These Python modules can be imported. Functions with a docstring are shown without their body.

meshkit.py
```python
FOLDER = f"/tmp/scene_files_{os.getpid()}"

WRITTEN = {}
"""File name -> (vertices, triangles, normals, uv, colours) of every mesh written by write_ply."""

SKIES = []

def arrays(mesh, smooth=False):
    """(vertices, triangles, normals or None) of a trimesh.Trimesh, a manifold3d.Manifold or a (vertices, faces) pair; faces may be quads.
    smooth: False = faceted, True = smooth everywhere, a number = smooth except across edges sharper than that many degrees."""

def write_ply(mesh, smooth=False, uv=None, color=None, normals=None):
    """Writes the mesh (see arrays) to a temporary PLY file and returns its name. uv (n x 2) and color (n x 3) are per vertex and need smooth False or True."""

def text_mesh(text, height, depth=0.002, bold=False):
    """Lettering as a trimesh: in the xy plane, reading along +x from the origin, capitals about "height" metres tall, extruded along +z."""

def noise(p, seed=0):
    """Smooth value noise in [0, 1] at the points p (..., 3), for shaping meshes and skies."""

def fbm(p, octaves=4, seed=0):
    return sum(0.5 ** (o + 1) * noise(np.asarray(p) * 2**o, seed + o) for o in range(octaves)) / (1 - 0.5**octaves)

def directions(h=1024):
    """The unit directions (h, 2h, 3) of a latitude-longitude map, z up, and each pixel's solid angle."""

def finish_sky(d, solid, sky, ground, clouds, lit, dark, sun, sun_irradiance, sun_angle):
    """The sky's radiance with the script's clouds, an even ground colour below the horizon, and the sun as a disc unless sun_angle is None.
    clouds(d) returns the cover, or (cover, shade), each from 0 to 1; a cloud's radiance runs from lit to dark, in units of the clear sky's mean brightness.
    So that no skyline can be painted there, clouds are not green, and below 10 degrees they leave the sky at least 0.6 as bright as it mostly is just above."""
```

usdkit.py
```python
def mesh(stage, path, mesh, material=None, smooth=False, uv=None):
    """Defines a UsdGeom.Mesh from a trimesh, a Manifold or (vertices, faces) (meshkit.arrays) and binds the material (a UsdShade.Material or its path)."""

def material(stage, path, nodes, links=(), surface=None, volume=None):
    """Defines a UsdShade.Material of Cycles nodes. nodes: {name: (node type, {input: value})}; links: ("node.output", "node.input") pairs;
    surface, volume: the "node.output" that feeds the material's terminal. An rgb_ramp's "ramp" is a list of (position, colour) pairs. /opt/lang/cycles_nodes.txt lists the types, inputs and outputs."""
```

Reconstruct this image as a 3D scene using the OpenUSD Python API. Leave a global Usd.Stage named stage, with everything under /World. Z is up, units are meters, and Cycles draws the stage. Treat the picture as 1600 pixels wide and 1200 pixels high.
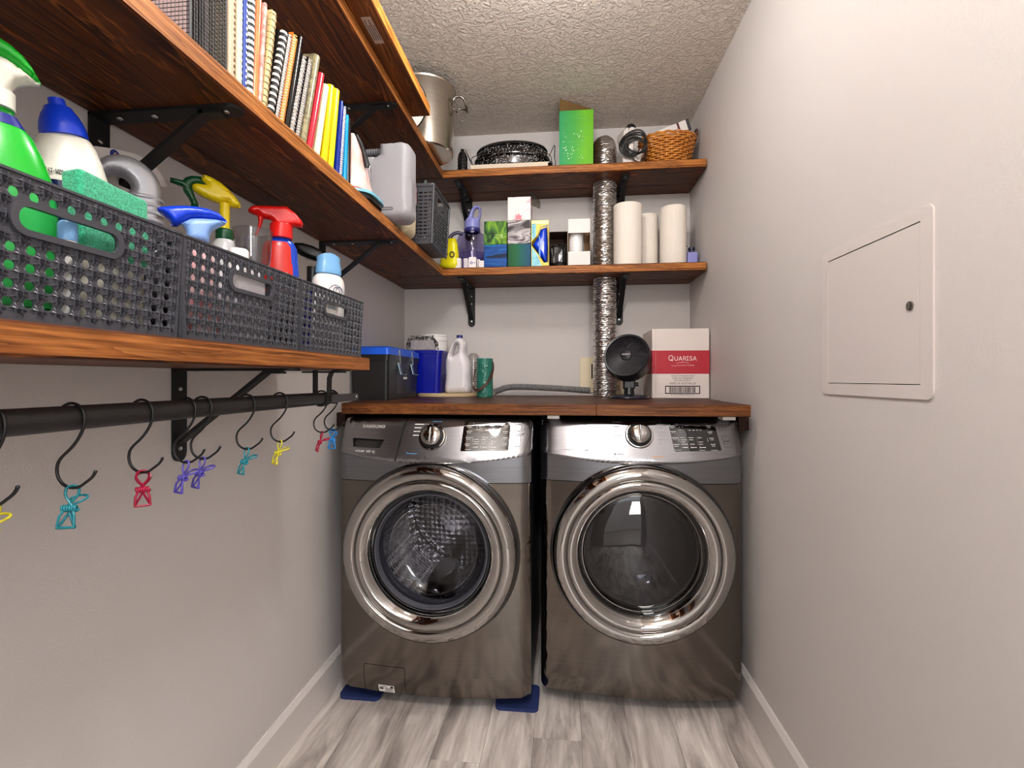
import math, random
import numpy as np, trimesh, manifold3d, shapely
from shapely.geometry import Polygon, Point, box as sbox
import usdkit, meshkit
from pxr import Usd, UsdGeom, UsdLux, UsdShade, Gf, Sdf

rng = random.Random(7)
PI = math.pi
stage = Usd.Stage.CreateInMemory()
UsdGeom.SetStageUpAxis(stage, 'Z')
UsdGeom.SetStageMetersPerUnit(stage, 1.0)
UsdGeom.Xform.Define(stage, '/World')
UsdGeom.Scope.Define(stage, '/World/Looks')

# ------------------------------------------------------------------ camera
FPX, YAW, EYE = 760.0, math.atan(80 / 760.0), 1.144
cam = UsdGeom.Camera.Define(stage, '/World/camera')
cam.CreateHorizontalApertureAttr(36.0)
cam.CreateFocalLengthAttr(36.0 * FPX / 1600)
cam.CreateVerticalApertureOffsetAttr(-36.0 * 8 / 1600)
cam.CreateClippingRangeAttr(Gf.Vec2f(0.02, 100))
cam.CreateExposureAttr(0.58)
_x = UsdGeom.Xformable(cam)
_x.AddTranslateOp().Set(Gf.Vec3d(0, 0, EYE))
_x.AddRotateXYZOp().Set(Gf.Vec3f(90, 0, math.degrees(YAW)))

# ------------------------------------------------------------------ added fill from outside the far doorway, ceiling lamp light
sky = UsdLux.DomeLight.Define(stage, '/World/sky')            # added dome fill that reaches the room by the doorway
sky.CreateIntensityAttr(0.6)
sky.CreateColorAttr(Gf.Vec3f(0.97, 0.985, 1.0))
LAMP = (-0.08, 0.02)                     # flush ceiling lamp, right above the camera
lamp = UsdLux.SphereLight.Define(stage, '/World/lamp_light')
lamp.CreateRadiusAttr(0.085)
lamp.CreateIntensityAttr(94.0)
lamp.CreateColorAttr(Gf.Vec3f(1.0, 0.99, 0.985))
UsdGeom.Xformable(lamp).AddTranslateOp().Set(Gf.Vec3d(LAMP[0], LAMP[1], 2.27))
LAMP2 = (-0.06, 1.26)                       # second flush lamp, nearer the machines
lamp2 = UsdLux.SphereLight.Define(stage, '/World/lamp_light_far')
lamp2.CreateRadiusAttr(0.07)
lamp2.CreateIntensityAttr(49.0)
lamp2.CreateColorAttr(Gf.Vec3f(1.0, 0.992, 0.985))
UsdGeom.Xformable(lamp2).AddTranslateOp().Set(Gf.Vec3d(LAMP2[0], LAMP2[1], 2.33))
hall = UsdLux.RectLight.Define(stage, '/World/hall_window_light')       # added fill panel in the unseen hall, behind the doorway to the right
hall.CreateWidthAttr(.5); hall.CreateHeightAttr(1.3); hall.CreateIntensityAttr(11.0)
hall.CreateColorAttr(Gf.Vec3f(1.0, 0.985, 0.97))
_h = UsdGeom.Xformable(hall)
_h.AddTranslateOp().Set(Gf.Vec3d(.62, -2.3, 1.45)); _h.AddRotateXYZOp().Set(Gf.Vec3f(90, 0, 0)); 

# ------------------------------------------------------------------ helpers
XL, XR, YB, ZC, YF = -.854, .641, 2.556, 2.44, -.32     # room: left, right, back, ceiling, front wall behind the camera
_c, _s = math.cos(YAW), math.sin(YAW)
def _ray(u, v):
    a, b = (u - 800) / FPX, (592 - v) / FPX
    return np.array([a * _c - _s, a * _s + _c, b])
def at_x(u, v, x):                      # point of the plane x that the photograph shows there
    d = _ray(u, v); return np.array([0, 0, EYE]) + d * x / d[0]
def at_y(u, v, y):
    d = _ray(u, v); return np.array([0, 0, EYE]) + d * y / d[1]

def lin(r, g, b):
    f = lambda c: (c / 255 / 12.92) if c / 255 <= .04045 else ((c / 255 + .055) / 1.055) ** 2.4
    return (f(r), f(g), f(b))

_names = {}
def _path(parent, name):
    base = '/World' if parent is None else str(parent.GetPath())
    k = (base, name); n = _names.get(k, 0); _names[k] = n + 1
    return f'{base}/{name}' + (f'_{n:03d}' if n else '')
def _tag(p, label=None, cat=None, group=None, kind=None):
    for k, v in (('label', label), ('category', cat), ('group', group), ('kind', kind)):
        if v: p.SetCustomDataByKey(k, v)
    return p
def thing(name, label, cat, loc=(0, 0, 0), rot=(0, 0, 0), group=None, kind=None):
    x = UsdGeom.Xform.Define(stage, _path(None, name))
    x.AddTranslateOp().Set(Gf.Vec3d(*map(float, loc)))
    if any(rot): x.AddRotateXYZOp().Set(Gf.Vec3f(*map(float, rot)))
    return _tag(x.GetPrim(), label, cat, group, kind)
def part(parent, name, mesh, m, smooth=35, label=None, kind=None):
    if isinstance(mesh, (list,)): mesh = cat(mesh)
    p = usdkit.mesh(stage, _path(parent, name), mesh, m, smooth=smooth).GetPrim()
    return _tag(p, label, None, None, kind)
def single(name, mesh, m, label, cat_, group=None, smooth=35, kind=None):
    if isinstance(mesh, (list,)): mesh = cat(mesh)
    p = usdkit.mesh(stage, _path(None, name), mesh, m, smooth=smooth).GetPrim()
    return _tag(p, label, cat_, group, kind)
def copy_of(src, loc, rot=(0, 0, 0), label=None, group=None):
    cd = src.GetCustomData()
    r = thing(src.GetName().rstrip('0123456789').rstrip('_') if src.GetName()[-3:].isdigit() else src.GetName(), label or cd['label'], cd['category'], loc, rot, group or cd.get('group'))
    r.GetReferences().AddInternalReference(src.GetPath()); r.SetInstanceable(True)
    return r

def cat(ms):
    ms = [trimesh.Trimesh(*meshkit.arrays(m)[:2], process=False) if not isinstance(m, trimesh.Trimesh) else m for m in ms]
    return trimesh.util.concatenate(ms)
def mv(m, t=(0, 0, 0), r=None):
    m = m.copy()
    if r is not None:
        for ax, a in zip(([1, 0, 0], [0, 1, 0], [0, 0, 1]), r):
            if a: m.apply_transform(trimesh.transformations.rotation_matrix(math.radians(a), ax))
    m.apply_translation(t); return m
def box(x0, x1, y0, y1, z0, z1, b=0.0):
    if b <= 0:
        m = trimesh.creation.box([x1 - x0, y1 - y0, z1 - z0]); m.apply_translation([(x0 + x1) / 2, (y0 + y1) / 2, (z0 + z1) / 2]); return m
    b = min(b, (x1 - x0) * .49, (y1 - y0) * .49, (z1 - z0) * .49)
    pts = []
    for sx in (0, 1):
        for sy in (0, 1):
            for sz in (0, 1):
                c = [(x0, x1)[sx], (y0, y1)[sy], (z0, z1)[sz]]
                for k in range(3):
                    q = list(c)
                    for j, s in ((0, sx), (1, sy), (2, sz)):
                        if j != k: q[j] += b * (1 if s == 0 else -1)
                    pts.append(q)
    return trimesh.convex.convex_hull(np.array(pts))
def rbox(x0, x1, y0, y1, z0, z1, r, n=2):     # box with round edges
    s = trimesh.creation.icosphere(n, r).vertices
    c = np.array([[a, b_, c_] for a in (x0 + r, x1 - r) for b_ in (y0 + r, y1 - r) for c_ in (z0 + r, z1 - r)])
    return trimesh.convex.convex_hull((c[:, None] + s[None]).reshape(-1, 3))
def lathe(prof, n=32, arc=None):              # prof: (radius, z) from bottom to top, round the z axis
    p = np.array(prof, float)
    a = np.arange(n) * 2 * PI / n
    v = np.stack([p[:, None, 0] * np.cos(a), p[:, None, 0] * np.sin(a), np.broadcast_to(p[:, None, 1], (len(p), n))], -1).reshape(-1, 3)
    i, j = np.meshgrid(np.arange(len(p) - 1), np.arange(n), indexing='ij'); k = (j + 1) % n
    q = np.stack([i * n + j, i * n + k, (i + 1) * n + k, (i + 1) * n + j], -1).reshape(-1, 4)
    f = np.vstack([q[:, [0, 1, 2]], q[:, [0, 2, 3]]])
    m = trimesh.Trimesh(v, f, process=False)
    return m
def solid(prof, n=32): return lathe([(1e-5, prof[0][1])] + list(prof) + [(1e-5, prof[-1][1])], n)
def cyl(p0, p1, r, n=16, r2=None):
    p0, p1 = np.array(p0, float), np.array(p1, float); h = np.linalg.norm(p1 - p0)
    m = solid([(r, 0), (r if r2 is None else r2, h)], n)
    m.apply_transform(trimesh.geometry.align_vectors([0, 0, 1], (p1 - p0) / h)); m.apply_translation(p0); return m
def tube(pts, r, n=8, closed=False):
    p = np.array(pts, float); N = len(p)
    t = (np.roll(p, -1, 0) - np.roll(p, 1, 0)) if closed else np.gradient(p, axis=0)
    t /= np.linalg.norm(t, axis=1, keepdims=True) + 1e-12
    a = np.zeros_like(p); ref = np.array([0, 0, 1.0]) if abs(t[0][2]) < .9 else np.array([1.0, 0, 0])
    cur = np.cross(t[0], ref); cur /= np.linalg.norm(cur)
    for i in range(N):
        cur = cur - t[i] * (cur @ t[i]); cur /= np.linalg.norm(cur) + 1e-12; a[i] = cur
    b = np.cross(t, a); ang = np.arange(n) * 2 * PI / n
    rr = np.broadcast_to(np.asarray(r, float), (N,))
    v = p[:, None] + rr[:, None, None] * (np.cos(ang)[None, :, None] * a[:, None] + np.sin(ang)[None, :, None] * b[:, None])
    I = np.arange(N if closed else N - 1); i, j = np.meshgrid(I, np.arange(n), indexing='ij'); i2, k = (i + 1) % N, (j + 1) % n
    q = np.stack([i * n + j, i * n + k, i2 * n + k, i2 * n + j], -1).reshape(-1, 4)
    v = v.reshape(-1, 3); f = np.vstack([q[:, [0, 1, 2]], q[:, [0, 2, 3]]])
    if not closed:
        v = np.vstack([v, p[0], p[-1]]); e = np.arange(n)
        f = np.vstack([f, np.stack([np.full(n, N * n), (e + 1) % n, e], 1), np.stack([np.full(n, N * n + 1), (N - 1) * n + e, (N - 1) * n + (e + 1) % n], 1)])
    return trimesh.Trimesh(v, f, process=False)
def spline(pts, n=40, closed=False):
    from scipy.interpolate import splprep, splev
    p = np.array(pts, float)
    if closed: p = np.vstack([p, p[:1]])
    k = min(3, len(p) - 1)
    tck, _ = splprep(p.T, s=0, k=k, per=closed)
    u = np.linspace(0, 1, n, endpoint=not closed)
    return np.stack(splev(u, tck), 1)
def extr(poly, h):
    gs = getattr(poly, 'geoms', [poly])
    return cat([trimesh.creation.extrude_polygon(g, h, engine='earcut') for g in gs if g.area > 1e-10])
AX = {'yz': np.array([[0, 0, 1, 0], [1, 0, 0, 0], [0, 1, 0, 0], [0, 0, 0, 1.0]]),      # plan x,y -> world y,z ; thickness along +x
      'xz': np.array([[1, 0, 0, 0], [0, 0, -1, 0], [0, 1, 0, 0], [0, 0, 0, 1.0]]),     # plan x,y -> world x,z ; thickness towards -y
      'xy': np.eye(4)}
def plate(poly, h, plane, off):
    m = extr(poly, h); m.apply_transform(AX[plane])
    m.apply_translation({'yz': (off, 0, 0), 'xz': (0, off, 0), 'xy': (0, 0, off)}[plane]); return m
def rrect(x0, x1, y0, y1, r, seg=6): return sbox(x0 + r, y0 + r, x1 - r, y1 - r).buffer(r, quad_segs=seg)
def puff(poly, th, r, plane, off, step=.006, edge=.25):      # an outline blown up to a rounded solid of thickness th, centred on off
    man = manifold3d.Manifold.extrude(manifold3d.CrossSection([np.array(poly.exterior.coords)[:-1]] + [np.array(h.coords)[:-1] for h in poly.interiors], manifold3d.FillRule.EvenOdd), 1e-3).refine_to_length(step)
    me = man.to_mesh(); v = np.array(me.vert_properties[:, :3], float); f = np.array(me.tri_verts)
    d = shapely.distance(poly.boundary, shapely.points(v[:, :2]))
    k = np.clip(d / r, 0, 1); s = edge + (1 - edge) * np.sqrt(np.clip(1 - (1 - k) ** 2, 0, 1))
    v[:, 2] = np.where(v[:, 2] > 5e-4, 1, -1) * s * th / 2
    m = trimesh.Trimesh(v, f, process=False); m.apply_transform(AX[plane])
    m.apply_translation({'yz': (off, 0, 0), 'xz': (0, off, 0), 'xy': (0, 0, off)}[plane]); return m
def text(s, h, o, plane, depth=.0006, bold=False, wide=None, center=True, slant=0):
    m = meshkit.text_mesh(s, h, depth, bold)
    b = m.bounds
    if slant: m.vertices[:, 0] += m.vertices[:, 1] * slant
    if wide: m.vertices[:, 0] *= wide / (b[1][0] - b[0][0])
    b = m.bounds
    m.apply_translation([-(b[0][0] + b[1][0]) / 2 if center else -b[0][0], 0, 0])
    m.apply_transform(AX[plane]); m.apply_translation(o); return m

# ------------------------------------------------------------------ materials
_mats = {}
def pm(name, rgb, rough=.5, metal=0., noise=None, bump=None, **kw):
    """plain surface; noise = (scale, other colour), bump = (scale, distance)"""
    if name in _mats: return _mats[name]
    n = {'p': ('principled_bsdf', {'base_color': lin(*rgb), 'roughness': rough, 'metallic': metal, **kw})}; l = []
    if noise or bump: n['t'] = ('texture_coordinate', {})
    if noise:
        n['n'] = ('noise_texture', {'scale': noise[0], 'detail': 4.0}); l += [('t.object', 'n.vector')]
        n['r'] = ('rgb_ramp', {'ramp': [(.3, lin(*rgb)), (.7, lin(*noise[1]))]}); l += [('n.fac', 'r.fac'), ('r.color', 'p.base_color')]
    if bump:
        n['nb'] = ('noise_texture', {'scale': bump[0], 'detail': 3.0}); n['b'] = ('bump', {'strength': 1.0, 'distance': bump[1]})
        l += [('t.object', 'nb.vector'), ('nb.fac', 'b.height'), ('b.normal', 'p.normal')]
    _mats[name] = usdkit.material(stage, '/World/Looks/' + name, n, l, surface='p.BSDF'); return _mats[name]
def glassy(name, rgb, tint=1.0, rough=.02, ior=1.45, glossc=.9):      # thin clear sheet: light passes, edge on it mirrors
    if name in _mats: return _mats[name]
    c = lin(*rgb)
    n = {'t': ('transparent_bsdf', {'color': c}), 'g': ('glossy_bsdf', {'color': (glossc,) * 3, 'roughness': rough}), 'lw': ('layer_weight', {}), 'pw': ('math', {'math_type': 'power', 'value2': 3.5}),
         'f': ('math', {'math_type': 'multiply_add', 'value2': .7, 'value3': ((ior - 1) / (ior + 1)) ** 2}), 'm': ('mix_closure', {})}
    _mats[name] = usdkit.material(stage, '/World/Looks/' + name, n, [('lw.facing', 'pw.value1'), ('pw.value', 'f.value1'), ('f.value', 'm.fac'), ('t.BSDF', 'm.closure1'), ('g.BSDF', 'm.closure2')], surface='m.closure'); return _mats[name]
def wood(name, axis, dark, mid, light, rough=.42, edge=None):
    sc = {'x': (.8, 8, 8), 'y': (8, .8, 8)}[axis]; sf = {'x': (4, 190, 190), 'y': (190, 4, 190)}[axis]
    n = {'t': ('texture_coordinate', {}), 'm': ('mapping', {'scale': sc}), 'm2': ('mapping', {'scale': sf}),
         'n': ('noise_texture', {'scale': 1.0, 'detail': 5.0, 'roughness': .55, 'distortion': 1.6}),
         'w': ('math', {'math_type': 'multiply', 'value2': 9.0}), 'fr': ('math', {'math_type': 'fraction'}),
         'r': ('rgb_ramp', {'ramp': [(0, mid), (.45, tuple(np.array(mid) * .75)), (.8, dark), (.93, light), (1, mid)]}),
         'nf': ('noise_texture', {'scale': 1.0, 'detail': 3.0}), 'rf': ('rgb_ramp', {'ramp': [(.3, (.62,) * 3), (.7, (1.2,) * 3)]}),
         'x': ('mix_color', {'blend_type': 'multiply', 'fac': 1.0, 'use_clamp': False}),
         'k': ('noise_texture', {'scale': 3.2, 'detail': 2.0}), 'kr': ('rgb_ramp', {'ramp': [(.35, (.7,) * 3), (.65, (1.12,) * 3)]}),
         'y': ('mix_color', {'blend_type': 'multiply', 'fac': 1.0, 'use_clamp': False}),
         'b': ('bump', {'strength': .25, 'distance': .001}), 'p': ('principled_bsdf', {'roughness': rough + .06, 'specular_ior_level': .22})}
    l = [('t.object', 'm.vector'), ('t.object', 'm2.vector'), ('m.vector', 'n.vector'), ('n.fac', 'w.value1'), ('w.value', 'fr.value1'), ('fr.value', 'r.fac'),
         ('m2.vector', 'nf.vector'), ('nf.fac', 'rf.fac'), ('r.color', 'x.a'), ('rf.color', 'x.b'), ('t.object', 'k.vector'), ('k.fac', 'kr.fac'), ('x.result', 'y.a'), ('kr.color', 'y.b'),
         ('nf.fac', 'b.height'), ('b.normal', 'p.normal')]
    if edge:        # cut edges take stain differently; their colour also holds some of the light
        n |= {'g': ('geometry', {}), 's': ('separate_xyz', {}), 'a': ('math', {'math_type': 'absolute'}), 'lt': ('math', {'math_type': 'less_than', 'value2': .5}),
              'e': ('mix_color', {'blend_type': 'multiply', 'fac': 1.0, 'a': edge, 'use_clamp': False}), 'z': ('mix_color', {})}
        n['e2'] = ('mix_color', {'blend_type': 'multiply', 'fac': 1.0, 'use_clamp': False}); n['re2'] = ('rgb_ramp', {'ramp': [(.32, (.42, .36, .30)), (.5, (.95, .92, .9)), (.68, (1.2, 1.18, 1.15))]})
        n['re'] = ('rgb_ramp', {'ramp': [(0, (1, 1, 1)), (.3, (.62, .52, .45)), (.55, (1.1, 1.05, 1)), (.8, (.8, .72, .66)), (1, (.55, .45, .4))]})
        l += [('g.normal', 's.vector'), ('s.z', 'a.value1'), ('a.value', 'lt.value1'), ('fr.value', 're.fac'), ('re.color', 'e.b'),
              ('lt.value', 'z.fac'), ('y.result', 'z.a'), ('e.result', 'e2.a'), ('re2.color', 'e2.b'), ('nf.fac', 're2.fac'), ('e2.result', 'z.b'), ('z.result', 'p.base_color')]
    else: l += [('y.result', 'p.base_color')]
    return usdkit.material(stage, '/World/Looks/' + name, n, l, surface='p.BSDF')


WD, WM, WL = lin(58, 25, 8), lin(100, 49, 17), lin(148, 82, 32)
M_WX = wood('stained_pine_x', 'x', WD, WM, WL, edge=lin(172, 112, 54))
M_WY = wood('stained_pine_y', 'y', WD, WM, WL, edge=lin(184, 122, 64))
M_WY2 = wood('stained_pine_y_dark', 'y', WD, WM, WL, edge=lin(158, 102, 54))  # same pine, edge colour darkened for the dimmer light on the lowest shelf
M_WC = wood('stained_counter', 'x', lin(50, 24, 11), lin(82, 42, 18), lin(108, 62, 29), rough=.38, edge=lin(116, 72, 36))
M_PALE = pm('pale_wood', (214, 190, 150), .55, noise=(9, (196, 168, 124)))
M_BLK = pm('black_steel', (8, 8, 9), .55, bump=(400, .0002))
M_BLKP = pm('black_plastic', (16, 16, 17), .42)
M_SCREW = pm('zinc_screw', (190, 190, 190), .3, 1.)
M_CHROME = pm('chrome', (170, 167, 164), .045, 1.)
M_WHITE = pm('white_plastic', (232, 228, 224), .4)
M_PAPER = pm('white_card', (232, 226, 222), .7)
M_INK = pm('black_ink', (24, 22, 24), .6)
M_WINK = pm('white_ink', (235, 232, 228), .6)
M_BASK = pm('grey_basket_plastic', (64, 64, 70), .38)
def wall_mat(name, rgb, bs=260, bd=.0006):
    return pm(name, rgb, .62, bump=(bs, bd))
M_WALL = wall_mat('wall_paint', (204, 198, 194))
M_TRIM = pm('trim_paint', (214, 207, 203), .35)
def ceiling_mat():
    n = {'t': ('texture_coordinate', {}), 'n': ('noise_texture', {'scale': 48.0, 'detail': 3.0, 'distortion': 1.2}), 'r': ('rgb_ramp', {'ramp': [(.42, (0, 0, 0)), (.56, (1, 1, 1))]}),
         'b': ('bump', {'strength': 1.0, 'distance': .004}), 'p': ('principled_bsdf', {'base_color': lin(226, 214, 202), 'roughness': .85})}
    return usdkit.material(stage, '/World/Looks/ceiling_texture', n, [('t.object', 'n.vector'), ('n.fac', 'r.fac'), ('r.color', 'b.height'), ('b.normal', 'p.normal')], surface='p.BSDF')
def plank_mat(i, tone):
    n = {'t': ('texture_coordinate', {}), 'm': ('mapping', {'scale': (15, 2.4, 1), 'location': (i * 3.7, i * 1.9, 0)}), 'm2': ('mapping', {'scale': (80, 5, 1), 'location': (i, 0, 0)}),
         'n': ('noise_texture', {'scale': 1.0, 'detail': 5.0, 'roughness': .6, 'distortion': .8}), 'n2': ('noise_texture', {'scale': 1.0, 'detail': 3.0}),
         'r': ('rgb_ramp', {'ramp': [(.3, lin(136, 127, 121)), (.44, lin(182, 172, 165)), (.56, lin(212, 203, 196)), (.7, lin(236, 228, 220))]}),
         'r2': ('rgb_ramp', {'ramp': [(.3, (.82 * tone,) * 3), (.7, (1.06 * tone,) * 3)]}), 'x': ('mix_color', {'blend_type': 'multiply', 'fac': 1.0, 'use_clamp': False}),
         'p': ('principled_bsdf', {'roughness': .42})}
    return usdkit.material(stage, f'/World/Looks/vinyl_plank_{i}', n, [('t.object', 'm.vector'), ('t.object', 'm2.vector'), ('m.vector', 'n.vector'), ('m2.vector', 'n2.vector'), ('n.fac', 'r.fac'), ('n2.fac', 'r2.fac'),
                           ('r.color', 'x.a'), ('r2.color', 'x.b'), ('x.result', 'p.base_color')], surface='p.BSDF')
def brushed(name, rgb, rough, axis='x', dark=.8, metal=1.0):
    sc = (2, 2, 420) if axis == 'x' else (420, 2, 2)
    c = np.array(lin(*rgb))
    n = {'t': ('texture_coordinate', {}), 'm': ('mapping', {'scale': sc}), 'n': ('noise_texture', {'scale': 1.0, 'detail': 3.0}), 'r': ('rgb_ramp', {'ramp': [(.3, tuple(c * dark)), (.7, tuple(c))]}),
         'rr': ('rgb_ramp', {'ramp': [(.3, (rough * .8,) * 3), (.7, (rough * 1.2,) * 3)]}), 'p': ('principled_bsdf', {'metallic': metal, 'roughness': rough})}
    return usdkit.material(stage, '/World/Looks/' + name, n, [('t.object', 'm.vector'), ('m.vector', 'n.vector'), ('n.fac', 'r.fac'), ('r.color', 'p.base_color')], surface='p.BSDF')
M_STEEL = brushed('platinum_steel', (119, 113, 107), .14, dark=.9)
M_STEEL2 = brushed('grey_panel_steel', (138, 140, 146), .24)
M_PANEL = brushed('silver_control_panel', (162, 161, 164), .28)
M_POT = brushed('stainless_pot', (206, 198, 186), .22)

# ------------------------------------------------------------------ the room
def struct(name, mesh, m, label, cat_='room', parent=None):
    return single(name, mesh, m, label, cat_, kind='structure', smooth=False)
fl = thing('floor', 'grey and white streaked vinyl plank floor in front of the two machines', 'floor', kind='structure')
part(fl, 'subfloor', box(XL - .1, XR + .1, YF - .1, YB + .1, -.08, -.003), pm('subfloor', (90, 84, 80), .8), False)
PM = [plank_mat(i, t) for i, t in enumerate((1.0, .94, 1.05, .9, 1.0))]
pw, k = .152, 0
x = XL
while x < XR:
    x1 = min(x + pw, XR); cut = [YF, -.35 + (k * .53) % 1.1, .9 + (k * .41) % .7, YB]
    for j in range(3):
        part(fl, 'plank', box(x + .0004, x1 - .0004, cut[j] + .0004, cut[j + 1] - .0004, -.0035, 0, .0004), PM[(k * 2 + j * 3) % 5], False)
    x = x1; k += 1
struct('ceiling', box(XL - .1, XR + .1, YF - .1, YB + .1, ZC, ZC + .08), ceiling_mat(), 'beige ceiling with rough sprayed texture', 'ceiling')
struct('wall_left', box(XL - .1, XL, YF - .1, YB + .1, 0, ZC), M_WALL, 'warm grey painted wall carrying the long shelves and the rod', 'wall')
struct('wall_right', box(XR, XR + .1, YF - .1, YB + .1, 0, ZC), M_WALL, 'warm grey painted bare wall with the square access panel', 'wall')
struct('wall_back', box(XL, XR, YB, YB + .1, 0, ZC), M_WALL, 'warm grey painted end wall behind the two machines', 'wall')
struct('wall_front', [box(XL, -.26, YF - .1, YF, 0, ZC), box(.56, XR, YF - .1, YF, 0, ZC), box(-.26, .56, YF - .1, YF, 2.05, ZC)], M_WALL, 'painted wall behind the camera with an open doorway', 'wall')
struct('floor_hall', box(-2.2, 2.2, -2.7, YF - .1, -.08, 0), pm('hall_floor', (168, 158, 150), .45, noise=(6, (140, 130, 122))), 'pale floor of the hall beyond the doorway', 'floor')
struct('wall_hall', box(-2.2, 2.2, -2.8, -2.7, 0, ZC), M_WALL, 'painted far wall of the hall beyond the doorway', 'wall')
def baseboard(x0, x1, side):
    p = Polygon([(0, 0), (.016, 0), (.016, .108), (.006, .123), (0, .123)])
    m = extr(p, YB - YF); m.apply_transform(np.array([[side, 0, 0, x0], [0, 0, 1, YF], [0, 1, 0, 0], [0, 0, 0, 1.0]]))
    return m
struct('baseboard_left', baseboard(XL, 0, 1), M_TRIM, 'white painted baseboard along the left wall', 'baseboard')
struct('baseboard_right', baseboard(XR, 0, -1), M_TRIM, 'white painted baseboard along the right wall', 'baseboard')

# lamp fitting on the ceiling
for (lx_, ly_), lb in ((LAMP, 'round flush ceiling lamp with white rim right above the camera'), (LAMP2, 'round flush ceiling lamp with white rim in front of the machines')):
    t = thing('ceiling_lamp', lb, 'lamp', (lx_, ly_, 2.36), group='flush ceiling lamps')
    part(t, 'rim', lathe([(.16, .045), (.165, .05), (.165, .08), (.155, .08), (.155, .05), (.16, .045)], 40), M_WHITE)
    part(t, 'pan', solid([(.155, .065), (.155, .08)], 40), M_WHITE)

# access panel on the right wall
t = thing('access_panel', 'square metal access panel painted like the wall, set in the right wall', 'access panel', (XR, .915, 1.107))
W_, H_ = .363, .345
fr = rrect(0, W_, 0, H_, .016).difference(sbox(.030, .026, W_ - .026, H_ - .024))
M_ACC = pm('access_panel_paint', (208, 200, 196), .4)
def wallright(poly, h, off):      # plan (y, z), thickness towards the room
    m = extr(poly, h); m.apply_transform(np.array([[0, 0, -1, -off], [1, 0, 0, 0], [0, 1, 0, 0], [0, 0, 0, 1.0]])); return m
part(t, 'frame', wallright(fr, .0035, 0), M_ACC, False)
part(t, 'back_plate', wallright(sbox(.022, .02, W_ - .02, H_ - .018), .0003, 0), pm('dark_gap', (60, 55, 52), .8), False)
d = part(t, 'door', wallright(sbox(.0315, .0275, W_ - .0275, H_ - .0262), .0022, .0004), M_ACC, False)
part(t, 'latch', [mv(solid([(.0085, 0), (.0085, .0025), (.007, .0035)], 20), (-.0026, .056, .172), (0, -90, 0)), box(-.0075, -.005, .0552, .0568, .166, .178)], pm('latch_steel', (150, 146, 140), .3, 1.), label='small round slotted latch')

# ------------------------------------------------------------------ shelves
SX, TH, BYF = -.562, .038, 2.24        # front edge of the left shelves, board thickness, front edge of the back shelves
Z1, Z2, Z3 = 1.205, 1.665, 2.125       # tops: lower, middle, top shelf
def left_shelf(label, y0, y1, ztop, m_=None, name='left_wall_shelf'):
    t = thing(name, label, 'shelf', (0, 0, ztop - TH))
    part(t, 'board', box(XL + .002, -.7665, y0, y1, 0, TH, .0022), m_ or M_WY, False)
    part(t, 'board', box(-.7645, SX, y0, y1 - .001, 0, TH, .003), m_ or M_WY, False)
    return t
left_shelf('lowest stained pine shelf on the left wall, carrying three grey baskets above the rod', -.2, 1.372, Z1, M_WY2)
left_shelf('middle stained pine shelf on the left wall, carrying the row of notebooks', -.3, BYF - .001, Z2)
left_shelf('topmost stained pine shelf on the left wall, with a loose board lying on it', -.3, BYF - .001, Z3)
HX, HY, HR = .201, 2.40, .062          # where the duct passes
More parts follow.
